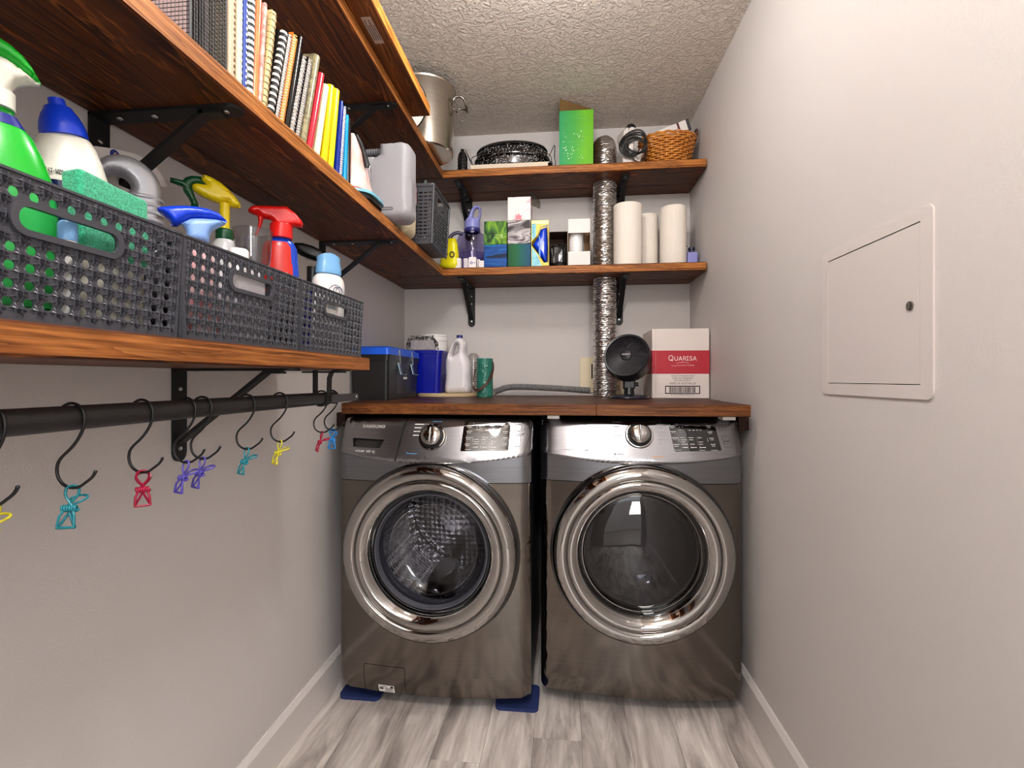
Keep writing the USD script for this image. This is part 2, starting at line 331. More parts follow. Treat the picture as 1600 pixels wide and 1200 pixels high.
def back_shelf(label, ztop):
    t = thing('back_wall_shelf', label, 'shelf', (0, 0, ztop - TH))
    man = manifold3d.Manifold
    f = lambda m: man(manifold3d.Mesh(vert_properties=np.array(m.vertices, np.float32), tri_verts=np.array(m.faces, np.uint32)))
    b = f(box(XL + .002, XR - .006, BYF, 2.432, 0, TH, .003)); hole = man.cylinder(.2, HR, HR, 40).translate([HX, HY, -.05])
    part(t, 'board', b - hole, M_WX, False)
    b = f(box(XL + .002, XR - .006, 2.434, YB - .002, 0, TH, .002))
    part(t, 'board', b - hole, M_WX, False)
    return t
back_shelf('lower stained pine shelf on the back wall, carrying tissue boxes and paper towels', Z2)
back_shelf('upper stained pine shelf on the back wall, carrying the roaster and the wicker basket', Z3)
t = thing('loose_board', 'loose stained board lying on the topmost left shelf, overhanging its front edge', 'board', (0, 0, Z3))
part(t, 'board', box(-.70, -.494, -.3, 1.775, .0005, .0405, .003), wood('loose_board_wood', 'y', lin(82, 42, 18), lin(132, 74, 32), lin(170, 104, 50), edge=lin(236, 158, 72)), False)  # edge colour raised to hold the strong lamp light on this board
part(t, 'price_sticker', box(-.5475, -.520, 1.27, 1.375, .0, .0004), pm('sticker', (176, 156, 146), .7), False, label='small pale printed sticker on the underside')
part(t, 'sticker_print', [box(-.543 + .006 * k, -.541 + .006 * k, 1.28 + .02 * (k % 2), 1.36, -.0003, .0001) for k in range(4)], M_INK, False)

# counter
CT = 1.058
t = thing('counter', 'dark stained wooden counter top lying over the washer and the dryer', 'counter', (0, 0, CT - .04))
def slab(x0, x1, y0, y1, r): return box(x0, x1, y0, y1, 0, .04, r)
for (x0, x1, y0, y1) in ((-.792, .1118, 1.672, 1.815), (.1122, .614, 1.672, 1.815), (-.80, .10, 1.817, 2.0), (.1015, .612, 1.817, 2.0), (-.81, .15, 2.002, 2.185), (.1515, .62, 2.002, 2.185), (-.82, -.12, 2.187, 2.37), (-.1185, .625, 2.187, 2.37), (-.82, .3, 2.372, YB - .004), (.3015, .625, 2.372, YB - .004)):
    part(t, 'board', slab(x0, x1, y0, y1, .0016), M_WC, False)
CLEAT = wood('cleat_wood', 'y', lin(36, 18, 12), lin(52, 28, 18), lin(64, 36, 24))
for x0, lb in ((XL + .001, 'dark stained support cleat on the left wall under the counter'), (XR - .036, 'dark stained support cleat on the right wall under the counter')):
    single('support_cleat', box(x0, x0 + .035, 1.76, YB - .01, .965, CT - .041, .002), CLEAT, lb, 'wood cleat', smooth=False)

# ------------------------------------------------------------------ shelf brackets: origin in the corner of wall and shelf, arm along +x, leg down
def bracket(label, loc, rz, arm=.285, leg=.2, b0=.215, b1=.165, name='shelf_bracket'):
    t = thing(name, label, 'bracket', loc, (0, 0, rz), 'black steel shelf brackets')
    w, th = .019, .0055
    part(t, 'arm', plate(shapely.union_all([sbox(0, -w, arm - w, w), Point(arm - w, 0).buffer(w)]), th, 'xy', -th), M_BLK, False)
    leg_p = shapely.union_all([sbox(-w, -leg + w * .6, w, 0), Point(0, -leg + w * .6).buffer(w * .95)])
    m = extr(leg_p, th); m.apply_transform(np.array([[0, 0, 1, .0005], [1, 0, 0, 0], [0, 1, 0, 0], [0, 0, 0, 1.0]]))
    part(t, 'wall_leg', m, M_BLK, False)
    a = np.array([th, 0, -b1]); b = np.array([b0, 0, -th])
    pts = [a + [0, 0, .012], a + [.004, 0, -.004]]
    d = (b - a) / np.linalg.norm(b - a); n = np.array([-d[2], 0, d[0]]) * .004
    hw = .0115
    quad = np.array([a + n, b + n, b - n, a - n])
    v = np.vstack([quad + [0, -hw, 0], quad + [0, hw, 0]])
    br = trimesh.convex.convex_hull(v)
    foot = box(b[0] - .006, b[0] + .034, -hw, hw, -2 * th - .0005, -th)
    part(t, 'brace', [br, foot], M_BLK, False)
    for q in (.045, .115, arm - .03): part(t, 'screw', mv(solid([(.0052, 0), (.0046, .0014), (.002, .002)], 12), (q, 0, -th), (180, 0, 0)), M_SCREW)
    for q in (-.045, -.085, -leg + .022): part(t, 'screw', mv(solid([(.0052, 0), (.0046, .0014), (.002, .002)], 12), (.0005 + th, 0, q), (0, 90, 0)), M_SCREW)
    return t
zm = Z2 - TH
b0 = bracket('black steel bracket under the middle left shelf, above the green sponge', (XL, .812, zm), 0)
def brk(label, loc, rz): return copy_of(b0, loc, (0, 0, rz), label)
brk('black steel bracket under the middle left shelf, above the blue-capped bottle', (XL, 1.648, zm), 0)
brk('black steel bracket under the topmost left shelf, behind the grey tool case', (XL, 1.618, Z3 - TH), 0)
brk('black steel bracket under the lowest left shelf, behind the rod', (XL, 1.0, Z1 - TH), 0)
brk('left black steel bracket under the lower back shelf, below the water jug', (-.485, YB, zm), -90)
brk('right black steel bracket under the lower back shelf, beside the foil duct', (.287, YB, zm), -90)
brk('left black steel bracket under the upper back shelf, behind the water jug', (-.500, YB, Z3 - TH), -90)
brk('right black steel bracket under the upper back shelf, behind the paper towels', (.287, YB, Z3 - TH), -90)

# ------------------------------------------------------------------ closet rod with its hanger, s-hooks and wire clips
RX, RZ, RR = -.62, 1.093, .0158
t = thing('closet_rod', 'black metal closet rod hung under the lowest left shelf', 'rod', (RX, 0, RZ))
part(t, 'pipe', mv(cyl((0, -.3, .003), (0, 1.262, 0), RR, 28)), pm('rod_black', (34, 31, 31), .45, bump=(300, .0002)), 40)
part(t, 'end_cap', cyl((0, 1.262, 0), (0, 1.266, 0), RR + .001, 24), M_BLKP, 40)
t = thing('rod_hanger', 'black strap steel hanger holding the far end of the closet rod', 'rod hanger', (RX, 1.20, RZ))
zs = Z1 - TH - RZ
def strap(pts, w=.02, th=.003):
    p = np.array(pts, float); tt = np.gradient(p, axis=0); tt /= np.linalg.norm(tt, axis=1, keepdims=True); nn = np.stack([-tt[:, 1], tt[:, 0]], 1)
    return Polygon(np.vstack([p + nn * th / 2, (p - nn * th / 2)[::-1]]))
u_pts = [(-RR - .003, zs - .001), (-RR - .003, .0)] + [(math.cos(a) * (RR + .003), math.sin(a) * (RR + .003)) for a in np.linspace(PI, 2 * PI, 14)] + [(RR + .003, .03), (RR + .004, zs - .02), (RR + .01, zs - .006), (RR + .02, zs - .0018), (RR + .055, zs - .0018)]
for yy, nm in ((-.012, 'hook_strap'),):
    m = extr(strap(u_pts), .022); m.apply_transform(AX['xz']); m.apply_translation([0, .011, 0]); part(t, nm, m, M_BLK, 30)
part(t, 'top_plate', box(-.05, .06, -.011, .011, zs - .0075, zs - .0035), M_BLK, False)
part(t, 'end_bar', plate(rrect(.004, .165, -.011, .010, .009), .004, 'yz', RR + .006), pm('bar_grey', (58, 58, 60), .45), False)
part(t, 'screw', mv(solid([(.0055, 0), (.005, .0016)], 12), (RR + .010, .152, 0), (0, 90, 0)), M_SCREW)

HOOK = pm('hook_black', (15, 14, 14), .38)
hr = .0019
def hook_curve():
    R = RR + hr + .0004; P = [(-R * math.sin(a) , R * math.cos(a)) for a in np.linspace(math.radians(80), math.radians(-75), 12)]
    P = [(x_, z_) for x_, z_ in P]
    P += [(R * .92, -.012), (R * .55, -.026), (-.004, -.042), (-.019, -.058)]
    c, rb = (.002, -.069), .0225
    P += [(c[0] + rb * math.cos(a), c[1] + rb * math.sin(a) * .9) for a in np.linspace(math.radians(190), math.radians(315), 9)]
    P += [(.0255, -.078), (.0335, -.068)]
    return np.array([(x_, 0, z_) for x_, z_ in P])
hc = spline(hook_curve(), 70)
hook_y = (.467, .555, .658, .742, .779, .897, 1.010, 1.196, 1.252)
hook_lab = ('black s-hook nearest the camera on the rod, holding a yellow clip', 'black s-hook holding the nearer teal clip', 'black s-hook holding the nearer crimson clip', 'black s-hook in front of the bracket, holding the nearer purple clip', 'black s-hook just past the bracket, holding the farther purple clip',
            'black s-hook holding the farther teal clip', 'black s-hook holding the farther yellow clip', 'black s-hook at the rod hanger, holding the farther crimson clip', 'black s-hook at the far end of the rod, holding the blue clip')
h0 = None; hook_z = -.0884
for y_, lb in zip(hook_y, hook_lab):
    if h0 is None:
        h0 = thing('s_hook', lb, 'hook', (RX, y_, RZ + .002), group='black s-hooks on the rod')
        part(h0, 'wire', tube(hc, hr, 8), HOOK, 60); part(h0, 'tip', mv(trimesh.creation.icosphere(2, .0021), hc[-1]), HOOK, True)
    else: copy_of(h0, (RX, y_, RZ + .002), (0, 0, 0), lb)

# wire clips: origin where they hang on the hook; two bent wires with a coil spring between
def clip(name_mat, rgb, label, y_, rz, swing):
    m_ = pm(name_mat, rgb, .3)
    t = thing('wire_clip', label, 'clip', (RX + .002, y_, RZ + hook_z + .0025), (-13 if swing < -50 else -4, 0, rz), 'coloured wire clips on the rod')
    r = .0016
    def wire(side, hang):
        # half of the clip: loop handle, crossing, wide jaw
        P = [(-.0035, -.016), (-.0065, -.008), (-.0055, -.0015), (0, .0008), (.0055, -.0015), (.0065, -.008), (.0035, -.016)]
        return P
    a = math.radians(swing)
    # hanging wire: loop down to the coil and on to the jaw
    L1 = spline([(.003, 0, -.024), (-.004, 0, -.015), (-.0075, 0, -.007), (-.006, 0, -.0005), (0, 0, .0015), (.006, 0, -.0005), (.0075, 0, -.007), (.004, 0, -.015), (-.003, 0, -.024)], 40)
    jaw = np.array([(-.003, .0, -.024), (.0095, -.001, -.050), (-.0095, -.001, -.050), (.003, .0025, -.024)])
    jl = np.vstack([np.linspace(jaw[i], jaw[i + 1], 8)[:-1] for i in range(3)] + [jaw[-1:]])
    part(t, 'hanging_wire', [tube(L1, r, 6), tube(spline([tuple(q) for q in jl], 40), r, 6)], m_, 60)
    # free wire: its handle stands off to one side, its jaw meets the other jaw
    def rot(P): 
        P = np.array(P, float); c0 = np.array([0, 0, -.024]); q = P - c0
        y2 = q[:, 1] * math.cos(a) - q[:, 2] * math.sin(a); z2 = q[:, 1] * math.sin(a) + q[:, 2] * math.cos(a)
        return np.stack([q[:, 0], y2, z2], 1) + c0
    H = rot([(.003, 0, -.024), (-.005, 0, -.015), (-.0085, 0, -.004), (.0, 0, .0005), (.0085, 0, -.004), (.005, 0, -.015), (-.003, 0, -.024)])
    j2 = np.array([(-.003, 0, -.024), (-.0082, -.0035, -.036), (-.0092, -.0028, -.0495), (.0092, -.0028, -.0495), (.0082, -.0035, -.036), (.003, 0, -.024)])
    j2 = np.vstack([np.linspace(j2[i], j2[i + 1], 6)[:-1] for i in range(5)] + [j2[-1:]])
    part(t, 'free_wire', [tube(spline(H, 34), r, 6), tube(j2, r, 6)], m_, 60)
    th_ = np.linspace(0, 2 * PI * 6, 84)
    part(t, 'coil_spring', tube(np.stack([np.linspace(-.0085, .0085, 84), .0032 * np.cos(th_), -.0265 + .0032 * np.sin(th_)], 1), r, 6), m_, 60)
    return t
CL = [('clip_yellow', (196, 184, 36), 'yellow wire clip at the left edge of the picture, nearest the camera', 20, -55), ('clip_teal', (22, 118, 130), 'teal wire clip, the larger and nearer of the two teal ones', 16, -55), ('clip_crimson', (150, 14, 52), 'crimson wire clip, the nearer of the two crimson ones', 40, -30),
      ('clip_purple', (72, 60, 152), 'purple wire clip in front of the bracket leg, nearer of the two', -20, -58), ('clip_purple', (72, 60, 152), 'purple wire clip just beyond the bracket leg, farther of the two', -23, -58), ('clip_teal', (22, 118, 130), 'teal wire clip in the middle of the rod, smaller and farther of the two', -27, -58),
      ('clip_yellow', (196, 184, 36), 'yellow wire clip in the middle of the rod, left of the washer', -31, -60), ('clip_crimson', (150, 14, 52), 'crimson wire clip beside the washer, farther of the two crimson ones', -50, -64), ('clip_blue', (24, 120, 190), 'bright blue wire clip farthest along the rod, beside the washer', 8, -40)]
for (nm, rgb, lb, rz, sw), y_ in zip(CL, hook_y): clip(nm, rgb, lb, y_, rz, sw)

# ------------------------------------------------------------------ washer and dryer: local frame x across, front at y = 0 looking to -y, z up from the floor
BOW = .032
def prof(z):
    z = np.asarray(z, float)
    y = np.where(z < .13, .022 * np.clip((.13 - z) / .085, 0, 1) ** 2.2, 0.0)
    return y
def face(x, z, hw=.342):
    x = np.asarray(x, float)
    e = np.clip((np.abs(x) - (hw - .03)) / .03, 0, 1)
    return -BOW * (1 - (x / hw) ** 2) + prof(z) + .022 * (1 - np.sqrt(np.clip(1 - e ** 2, 0, 1)))
SL = .40
def pface(x, z):      # control panel: a lip at its foot, leaning back to the top, rounded into the lid
    x, z = np.asarray(x, float), np.asarray(z, float)
    e = np.clip((np.abs(x) - .30) / .042, 0, 1)
    zl = z - .857
    return -BOW * (1 - (x / .342) ** 2) - .020 + SL * zl + .035 * np.clip((zl - .128) / .022, 0, 1) ** 2.5 + .006 * np.clip(1 - zl / .012, 0, 1) ** 2 + .026 * (1 - np.sqrt(np.clip(1 - e ** 2, 0, 1)))
def skin(poly, fn, off, th, step=.016):      # a sheet over the front: outline in (x, z), front surface fn - off, thickness th
    polys = getattr(poly, 'geoms', [poly]); out = []
    for p in polys:
        man = manifold3d.Manifold.extrude(manifold3d.CrossSection([np.array(p.exterior.coords)[:-1]] + [np.array(h.coords)[:-1] for h in p.interiors], manifold3d.FillRule.EvenOdd), th)
        man = man.refine_to_length(step) if step else man
        me = man.to_mesh(); v = np.array(me.vert_properties[:, :3], float)
        x, z, d = v[:, 0].copy(), v[:, 1].copy(), v[:, 2].copy()
        out.append(trimesh.Trimesh(np.stack([x, fn(x, z) - off + (th - d), z], 1), np.array(me.tri_verts), process=False))
    return cat(out)
def ptext(s, h, x, z, fn=pface, bold=True, wide=None, center=False):
    m = text(s, h, (0, 0, 0), 'xz', .0005, bold, wide, center)
    v = m.vertices; m.vertices = np.stack([v[:, 0] + x, fn(v[:, 0] + x, v[:, 2] + z) + v[:, 1] - .0002, v[:, 2] + z], 1); return m
def marks(rects, fn=pface, off=.0004): return cat([skin(sbox(*r), fn, off, .0008, None) for r in rects])

M_DARK = pm('machine_side', (34, 33, 35), .3)
M_GAP = pm('panel_gap', (12, 12, 13), .6)
M_GLOSS = pm('glossy_black', (8, 8, 9), .03, coat_weight=1.0, coat_roughness=.01)
M_GASKET = pm('grey_rubber', (70, 70, 78), .5)
M_GLASS = glassy('door_glass', (158, 158, 166), ior=1.75, glossc=.85); M_GLASSW = glassy('washer_glass', (214, 214, 220), ior=1.6, glossc=.8)
def drum_mat():
    n = {'t': ('texture_coordinate', {}), 'v': ('voronoi_texture', {'scale': 44.0, 'randomness': .1}), 'r': ('rgb_ramp', {'ramp': [(.16, (.01,) * 3), (.24, lin(176, 175, 176))]}),
         'b': ('bump', {'strength': .9, 'distance': .004}), 'p': ('principled_bsdf', {'metallic': 1.0, 'roughness': .2})}
    return usdkit.material(stage, '/World/Looks/drum_steel', n, [('t.object', 'v.vector'), ('v.distance', 'r.fac'), ('r.color', 'p.base_color'), ('v.distance', 'b.height'), ('b.normal', 'p.normal')], surface='p.BSDF')
M_DRUM = drum_mat()
M_DRUM2 = pm('plain_drum_steel', (150, 149, 152), .25, 1.)
DZ, DR = .556, .297     # door centre height and radius
def along(m):           # lathe axis z -> towards the viewer (-y), centred on the door
    m = mv(m, r=(90, 0, 0)); m.apply_translation([0, 0, DZ]); return m

def machine(name, label, loc, is_washer):
    t = thing(name, label, 'washing machine' if is_washer else 'clothes dryer', loc)
    zb = .05
    part(t, 'cabinet', [box(-.338, -.334, .046, .76, zb, .985), box(.334, .338, .046, .76, zb, .985), box(-.338, .338, .756, .76, zb, .985), box(-.338, .338, .05, .76, zb + .004, zb + .008), box(-.338, .338, .05, .76, .981, .995)], M_DARK, False)
    part(t, 'inner_front', plate(rrect(-.333, .333, zb + .003, .98, .01).difference(Point(0, DZ).buffer(.232, quad_segs=24)), .002, 'xz', .05), M_GAP, False)
    # lower steel front with the door opening
    low = rrect(-.340, .340, zb, .7895, .022).union(sbox(-.340, .6, .340, .7895)).difference(Point(0, DZ).buffer(.235, quad_segs=32))
    if is_washer: low = low.difference(rrect(-.2425, -.0895, .049, .1545, .006).union(sbox(-.2425, .04, -.0895, .07)))
    part(t, 'front_panel', skin(low, face, 0, .004), M_STEEL, 40)
    up = sbox(-.340, .7915, .340, .885).difference(Point(0, DZ).buffer(.235, quad_segs=32))
    part(t, 'upper_front_strip', skin(up, lambda x, z: face(x, z), 0, .004), M_STEEL2, 40)
    # control panel, its lower edge bowed down in the middle
    xs = np.linspace(-.343, .343, 41)
    lower = [(q, .857 + .03 * (q / .343) ** 2) for q in xs]
    pan = Polygon(lower + [(.343, 1.004), (-.343, 1.004)]).buffer(-.022).buffer(.022, quad_segs=6)
    cutters = []
    cp_mat = M_PANEL
    if is_washer:
        hand = Polygon([(-.287, .934), (-.172, .931), (-.184, .906), (-.281, .908)]).buffer(.002)
        seam = Polygon([(-.0985, 1.01), (-.0945, 1.01), (-.122, .84), (-.126, .84)])
        cut = pan.difference(seam)
        left = [g for g in cut.geoms if g.centroid.x < -.12][0]; right = [g for g in cut.geoms if g.centroid.x > -.12][0]
        part(t, 'control_panel', skin(right.difference(Point(.003, .944).buffer(.03)), pface, 0, .02), cp_mat, 40)
        dr = part(t, 'detergent_drawer', skin(left.difference(hand), pface, .0006, .02), cp_mat, 40, label='detergent drawer front with a dark finger slot')
        part(dr, 'finger_slot', skin(hand.buffer(.004), pface, -.016, .003), M_GLOSS, 40)
        part(t, 'panel_seam', skin(seam.buffer(.003).intersection(pan), pface, -.012, .004, .03), M_GAP, False)
        disp = Polygon([(.1035, .9), (.11, .998), (.269, .996), (.2645, .903)]).buffer(-.003).buffer(.003)
        kx, kz = .003, .944
        btn = [rrect(.282, .3035, .966, .985, .003), rrect(.282, .3035, .916, .949, .003)]
    else:
        part(t, 'control_panel', skin(pan.difference(Point(-.004, .952).buffer(.03)), pface, 0, .02), cp_mat, 40)
        disp = Polygon([(.110, .9), (.095, .996), (.252, .998), (.267, .904)]).buffer(-.003).buffer(.003)
        kx, kz = -.004, .952
        btn = [rrect(.268, .290, .968, .986, .003), rrect(.275, .297, .934, .950, .003), rrect(.279, .301, .914, .932, .003)]
    dp = part(t, 'display', skin(disp, pface, .0012, .003, .02), M_GLOSS, 40, label='glossy black display with small white lettering')
    x0 = .108 if is_washer else .103
    sl = (lambda z: (z - .9) * .06) if is_washer else (lambda z: -(z - .9) * .155)
    R = []; rg = random.Random(3 if is_washer else 5)
    def row(xa, xb, z, h=.0032):
        h, q = h * .72, xa
        while q < xb - .0006:
            w_ = rg.choice((.0010, .0014, .0018)); R.append((x0 + q + sl(z), z, x0 + min(q + w_, xb) + sl(z), z + h * rg.choice((1, 1, .7)))); q += w_ + .0006
    for z in (.982, .964, .943, .922): row(.008, .026 + rg.random() * .004, z); row(.010, .024, z - .005, .0022)
    for z in (.982, .962, .942, .922): row(.133, .149, z); row(.135, .147, z - .005, .0022)
    for xa in (.036, .064, .094):
        for z in (.944, .937, .930, .923):
            if rg.random() < .85: row(xa, xa + .012 + rg.random() * .008, z, .0026)
            row(xa - .004, xa - .0025, z + .0006, .0014)
    for xa in (.036, .066, .096): row(xa, xa + .018, .912, .0034)
    for xa in (.040, .050): row(xa, xa + .004, .978, .003); row(xa, xa + .004, .970, .003)
    for xa in (.072, .084, .096, .108): row(xa, xa + .006, .968, .003)
    row(.01, .03, .9045, .0018); row(.09, .11, .9045, .0018); row(.13, .152, .9045, .0018)
    part(dp, 'display_print', marks(R, pface, .0016), M_WINK, False, kind='stuff')
    part(dp, 'display_lines', marks([(x0 + .0305 + sl(.95), .932, x0 + .0312 + sl(.95), .992), (x0 + .1285 + sl(.95), .932, x0 + .1292 + sl(.95), .992), (x0 + .062, .9105, x0 + .063, .917), (x0 + .092, .9105, x0 + .093, .917)], pface, .0016), M_WINK, False)
    for b in btn:
        bt = part(t, 'button', skin(b, pface, .0016, .004, None), M_PANEL, False)
        c = b.centroid
        part(bt, 'button_outline', skin(b.buffer(.0010).difference(b), pface, .0006, .001, None), M_GAP, False)
        part(bt, 'button_symbol', marks([(c.x - .004, c.y - .0004, c.x + .004, c.y + .0004), (c.x - .0025, c.y + .0022, c.x + .0025, c.y + .003)], pface, .0019), M_INK if not is_washer else M_GASKET, False)
    # knob
    ky = float(pface(kx, kz)); tilt = math.degrees(math.atan(SL))
    def onp(m): return mv(mv(m, r=(90 - tilt, 0, 0)), (kx, ky, kz))
    kn = part(t, 'knob', onp(solid([(.034, .004), (.0345, .022), (.033, .030), (.028, .034), (.018, .0365), (.008, .0372)], 48)), M_CHROME, 40, label='round chrome selector knob')
    part(kn, 'knob_collar', onp(lathe([(.0335, -.01), (.047, -.002), (.0475, .003), (.045, .0075), (.041, .008), (.039, .004), (.0335, .003)], 48)), M_CHROME, 40)
    part(kn, 'knob_groove', onp(lathe([(.0342, .0035), (.0392, .0045), (.0395, .006), (.0342, .006)], 40)), M_GAP, 40)
    part(kn, 'knob_grip', onp(rbox(-.0035, .0035, -.026, .026, .030, .041, .003, 1)), M_CHROME, 40)
    # lettering
    if is_washer:
        part(t, 'brand_lettering', ptext('SAMSUNG', .0095, -.258, .972, wide=.086), pm('silver_ink', (200, 196, 192), .4), False)
        part(t, 'steam_lettering', [ptext('STEAM', .0062, -.272, .890, wide=.033), ptext('VRT', .0062, -.231, .890, wide=.018), ptext('O', .0062, -.207, .889, wide=.008)], M_WINK, False)
        rr = [(-.064, .985, -.031, .988), (-.064, .973, -.040, .976), (-.066, .961, -.042, .9635), (-.067, .948, -.036, .951)]
        part(t, 'cycle_marks', marks(rr), M_WINK, False, kind='stuff')
        part(t, 'blue_marks', marks([(-.002, .9945, .03, .9965), (-.082, .888, -.079, .894), (-.078, .889, -.045, .891)]), pm('blue_ink', (70, 140, 190), .5), False, kind='stuff')
        part(t, 'cycle_lines', marks([(-.03, .9862, -.006, .987), (-.038, .9742, -.036, .975), (-.034, .9495, -.05, .9485)][:2]), M_WINK, False, kind='stuff')
    else:
        part(t, 'brand_lettering', ptext('SAMSUNG', .010, -.267, .984, wide=.088), pm('dark_grey_ink', (40, 38, 40), .5), False)
        rr = [(-.092, .993 - .0145 * k, -.062 - .008 * (k % 3), .9948 - .0145 * k) for k in range(5)] + [(.058, .987 - .0125 * k, .083 - .006 * (k % 2), .9888 - .0125 * k) for k in range(6)] + [(-.266, .8985, -.19, .9), (-.188, .898, -.176, .902)]
        part(t, 'cycle_marks', marks(rr), pm('grey_ink', (140, 136, 138), .5), False, kind='stuff')
        part(t, 'cycle_dots', marks([(.040, .996, .064, .9975), (.068, .9945, .073, .9995), (-.09, .886, -.085, .892), (-.082, .888, -.058, .890)]), pm('grey_ink_dark', (84, 80, 82), .5), False, kind='stuff')
        part(t, 'orange_marks', marks([(.035, .882, .064, .884), (.067, .8805, .071, .8845)]), pm('orange_ink', (206, 140, 70), .5), False, kind='stuff')
    # filter hatch
    if is_washer:
        h = part(t, 'filter_hatch', skin(rrect(-.2405, -.0915, .0515, .1525, .005), face, 0, .004), M_STEEL, 40, label='square filter hatch at the lower left of the front')
        part(t, 'hatch_gap', skin(rrect(-.246, -.086, .053, .158, .006), face, -.005, .002), M_GAP, 40)
        lb = part(h, 'rating_label', skin(sbox(-.190, .053, -.132, .083), face, .0006, .001, .01), M_PAPER, False, label='white printed rating label')
        part(h, 'label_print', marks([(-.186, .0765, -.158, .0785), (-.145, .072, -.136, .081), (-.186, .066, -.172, .073)] + [(-.166, .057 + .0045 * k, -.136 - .006 * (k % 2), .0585 + .0045 * k) for k in range(4)], face, .0011), M_INK, False)
    # door
    y0 = -BOW
    sh = lambda pr: [(r, z - y0) for r, z in pr]
    part(t, 'door_gap_ring', along(lathe(sh([(.306, -.025), (.306, .006), (.300, .010), (.296, .010), (.296, -.02)]), 96)), M_GLOSS, 40)
    ring = part(t, 'door_ring', along(lathe(sh([(.300, -.006), (.2995, .014), (.296, .030), (.288, .042), (.276, .049), (.262, .050), (.2545, .046), (.2515, .040), (.2500, .038), (.2485, .041), (.246, .046), (.238, .049), (.226, .046), (.214, .036), (.206, .022), (.2015, .010), (.199, .0), (.196, -.006)]), 128)), M_CHROME, 50, label='wide polished chrome door ring')
    gl_r = .190 if is_washer else .1965
    part(ring, 'glass_bezel', along(lathe(sh([(.1985, -.004), (.197, .003), (gl_r + .002, .003), (gl_r, -.002), (gl_r - .004, -.012)]), 96)), M_GASKET if is_washer else M_CHROME, 40)
    if is_washer:
        part(t, 'door_glass', along(lathe(sh([(gl_r, -.004), (.184, -.022), (.172, -.045), (.155, -.064), (.13, -.078), (.09, -.086), (.05, -.088), (1e-4, -.089)]), 72)), M_GLASSW, 60)
        part(t, 'rubber_gasket', along(lathe([(.232, -.02), (.225, -.03), (.205, -.035), (.198, -.05), (.206, -.07), (.235, -.085)], 72)), M_GASKET, 40)
    else:
        part(t, 'door_glass', along(lathe(sh([(gl_r, -.003), (.182, .004), (.15, .012), (.1, .018), (.05, .020), (1e-4, .0205)]), 72)), M_GLASS, 60)
        part(t, 'inner_glass', along(lathe([(.165, -.05), (.155, -.075), (.12, -.088), (.06, -.093), (1e-4, -.094)], 64)), M_GLASS, 60)
    a = np.linspace(0, 2 * PI, 1)
    drum = part(t, 'drum', along(lathe([(.225, -.075), (.245, -.10), (.25, -.13), (.25, -.50), (.23, -.53)], 72)), M_DRUM if is_washer else M_DRUM2, 40)
    part(drum, 'drum_back', along(lathe([(.232, -.528), (.12, -.50), (.10, -.49), (1e-4, -.488)], 48)), M_DRUM if is_washer else M_DRUM2, 40)
    for k in range(3):
        ang = math.radians(20 + 120 * k)
        fin = puff(Polygon([(-.055, 0), (.055, 0), (.032, .055), (-.032, .055)]).buffer(.006), .32, .03, 'xy', 0, step=.02)
        fin.apply_transform(trimesh.transformations.rotation_matrix(ang + PI / 2, [0, 0, 1])); fin.apply_translation([.247 * math.cos(ang), .247 * math.sin(ang), -.31])
        part(drum, 'paddle', along(fin), M_DRUM2 if is_washer else M_GASKET, 50)
    for sx in (-1, 1):
        for yy in (.135, .68): part(t, 'foot', cyl((sx * .27, yy, .0125 if is_washer else .0), (sx * .27, yy, zb + .002), .022, 16), M_BLKP, 40)
    return t
machine('washing_machine', 'dark stainless front-loading washing machine on the left with detergent drawer and filter hatch', (-.449, 1.648, 0), True)
machine('clothes_dryer', 'dark stainless front-loading clothes dryer on the right with bright silver control panel', (.262, 1.712, 0), False)
NAVY = pm('navy_pad', (22, 40, 92), .8, bump=(500, .0006))
for x0, lb in ((-.80, 'navy blue anti-vibration pad under the left front foot of the washing machine'), (-.235, 'navy blue anti-vibration pad under the right front foot of the washing machine')):
    single('vibration_pad', plate(rrect(x0, x0 + .15, 1.664, 1.80, .02), .0122, 'xy', 0), NAVY, lb, 'rubber pad', group=None, smooth=False)
for (x0, lb) in ((-.055, 'white plastic spacer on the left end of the dryer top, under the counter'), (.535, 'white plastic spacer on the right end of the dryer top, under the counter')):
    single('spacer_block', box(x0, x0 + .042, 1.705, 1.76, 1.0045, CT - .0405, .001), M_WHITE, lb, 'spacer', smooth=False)
import shapely.affinity

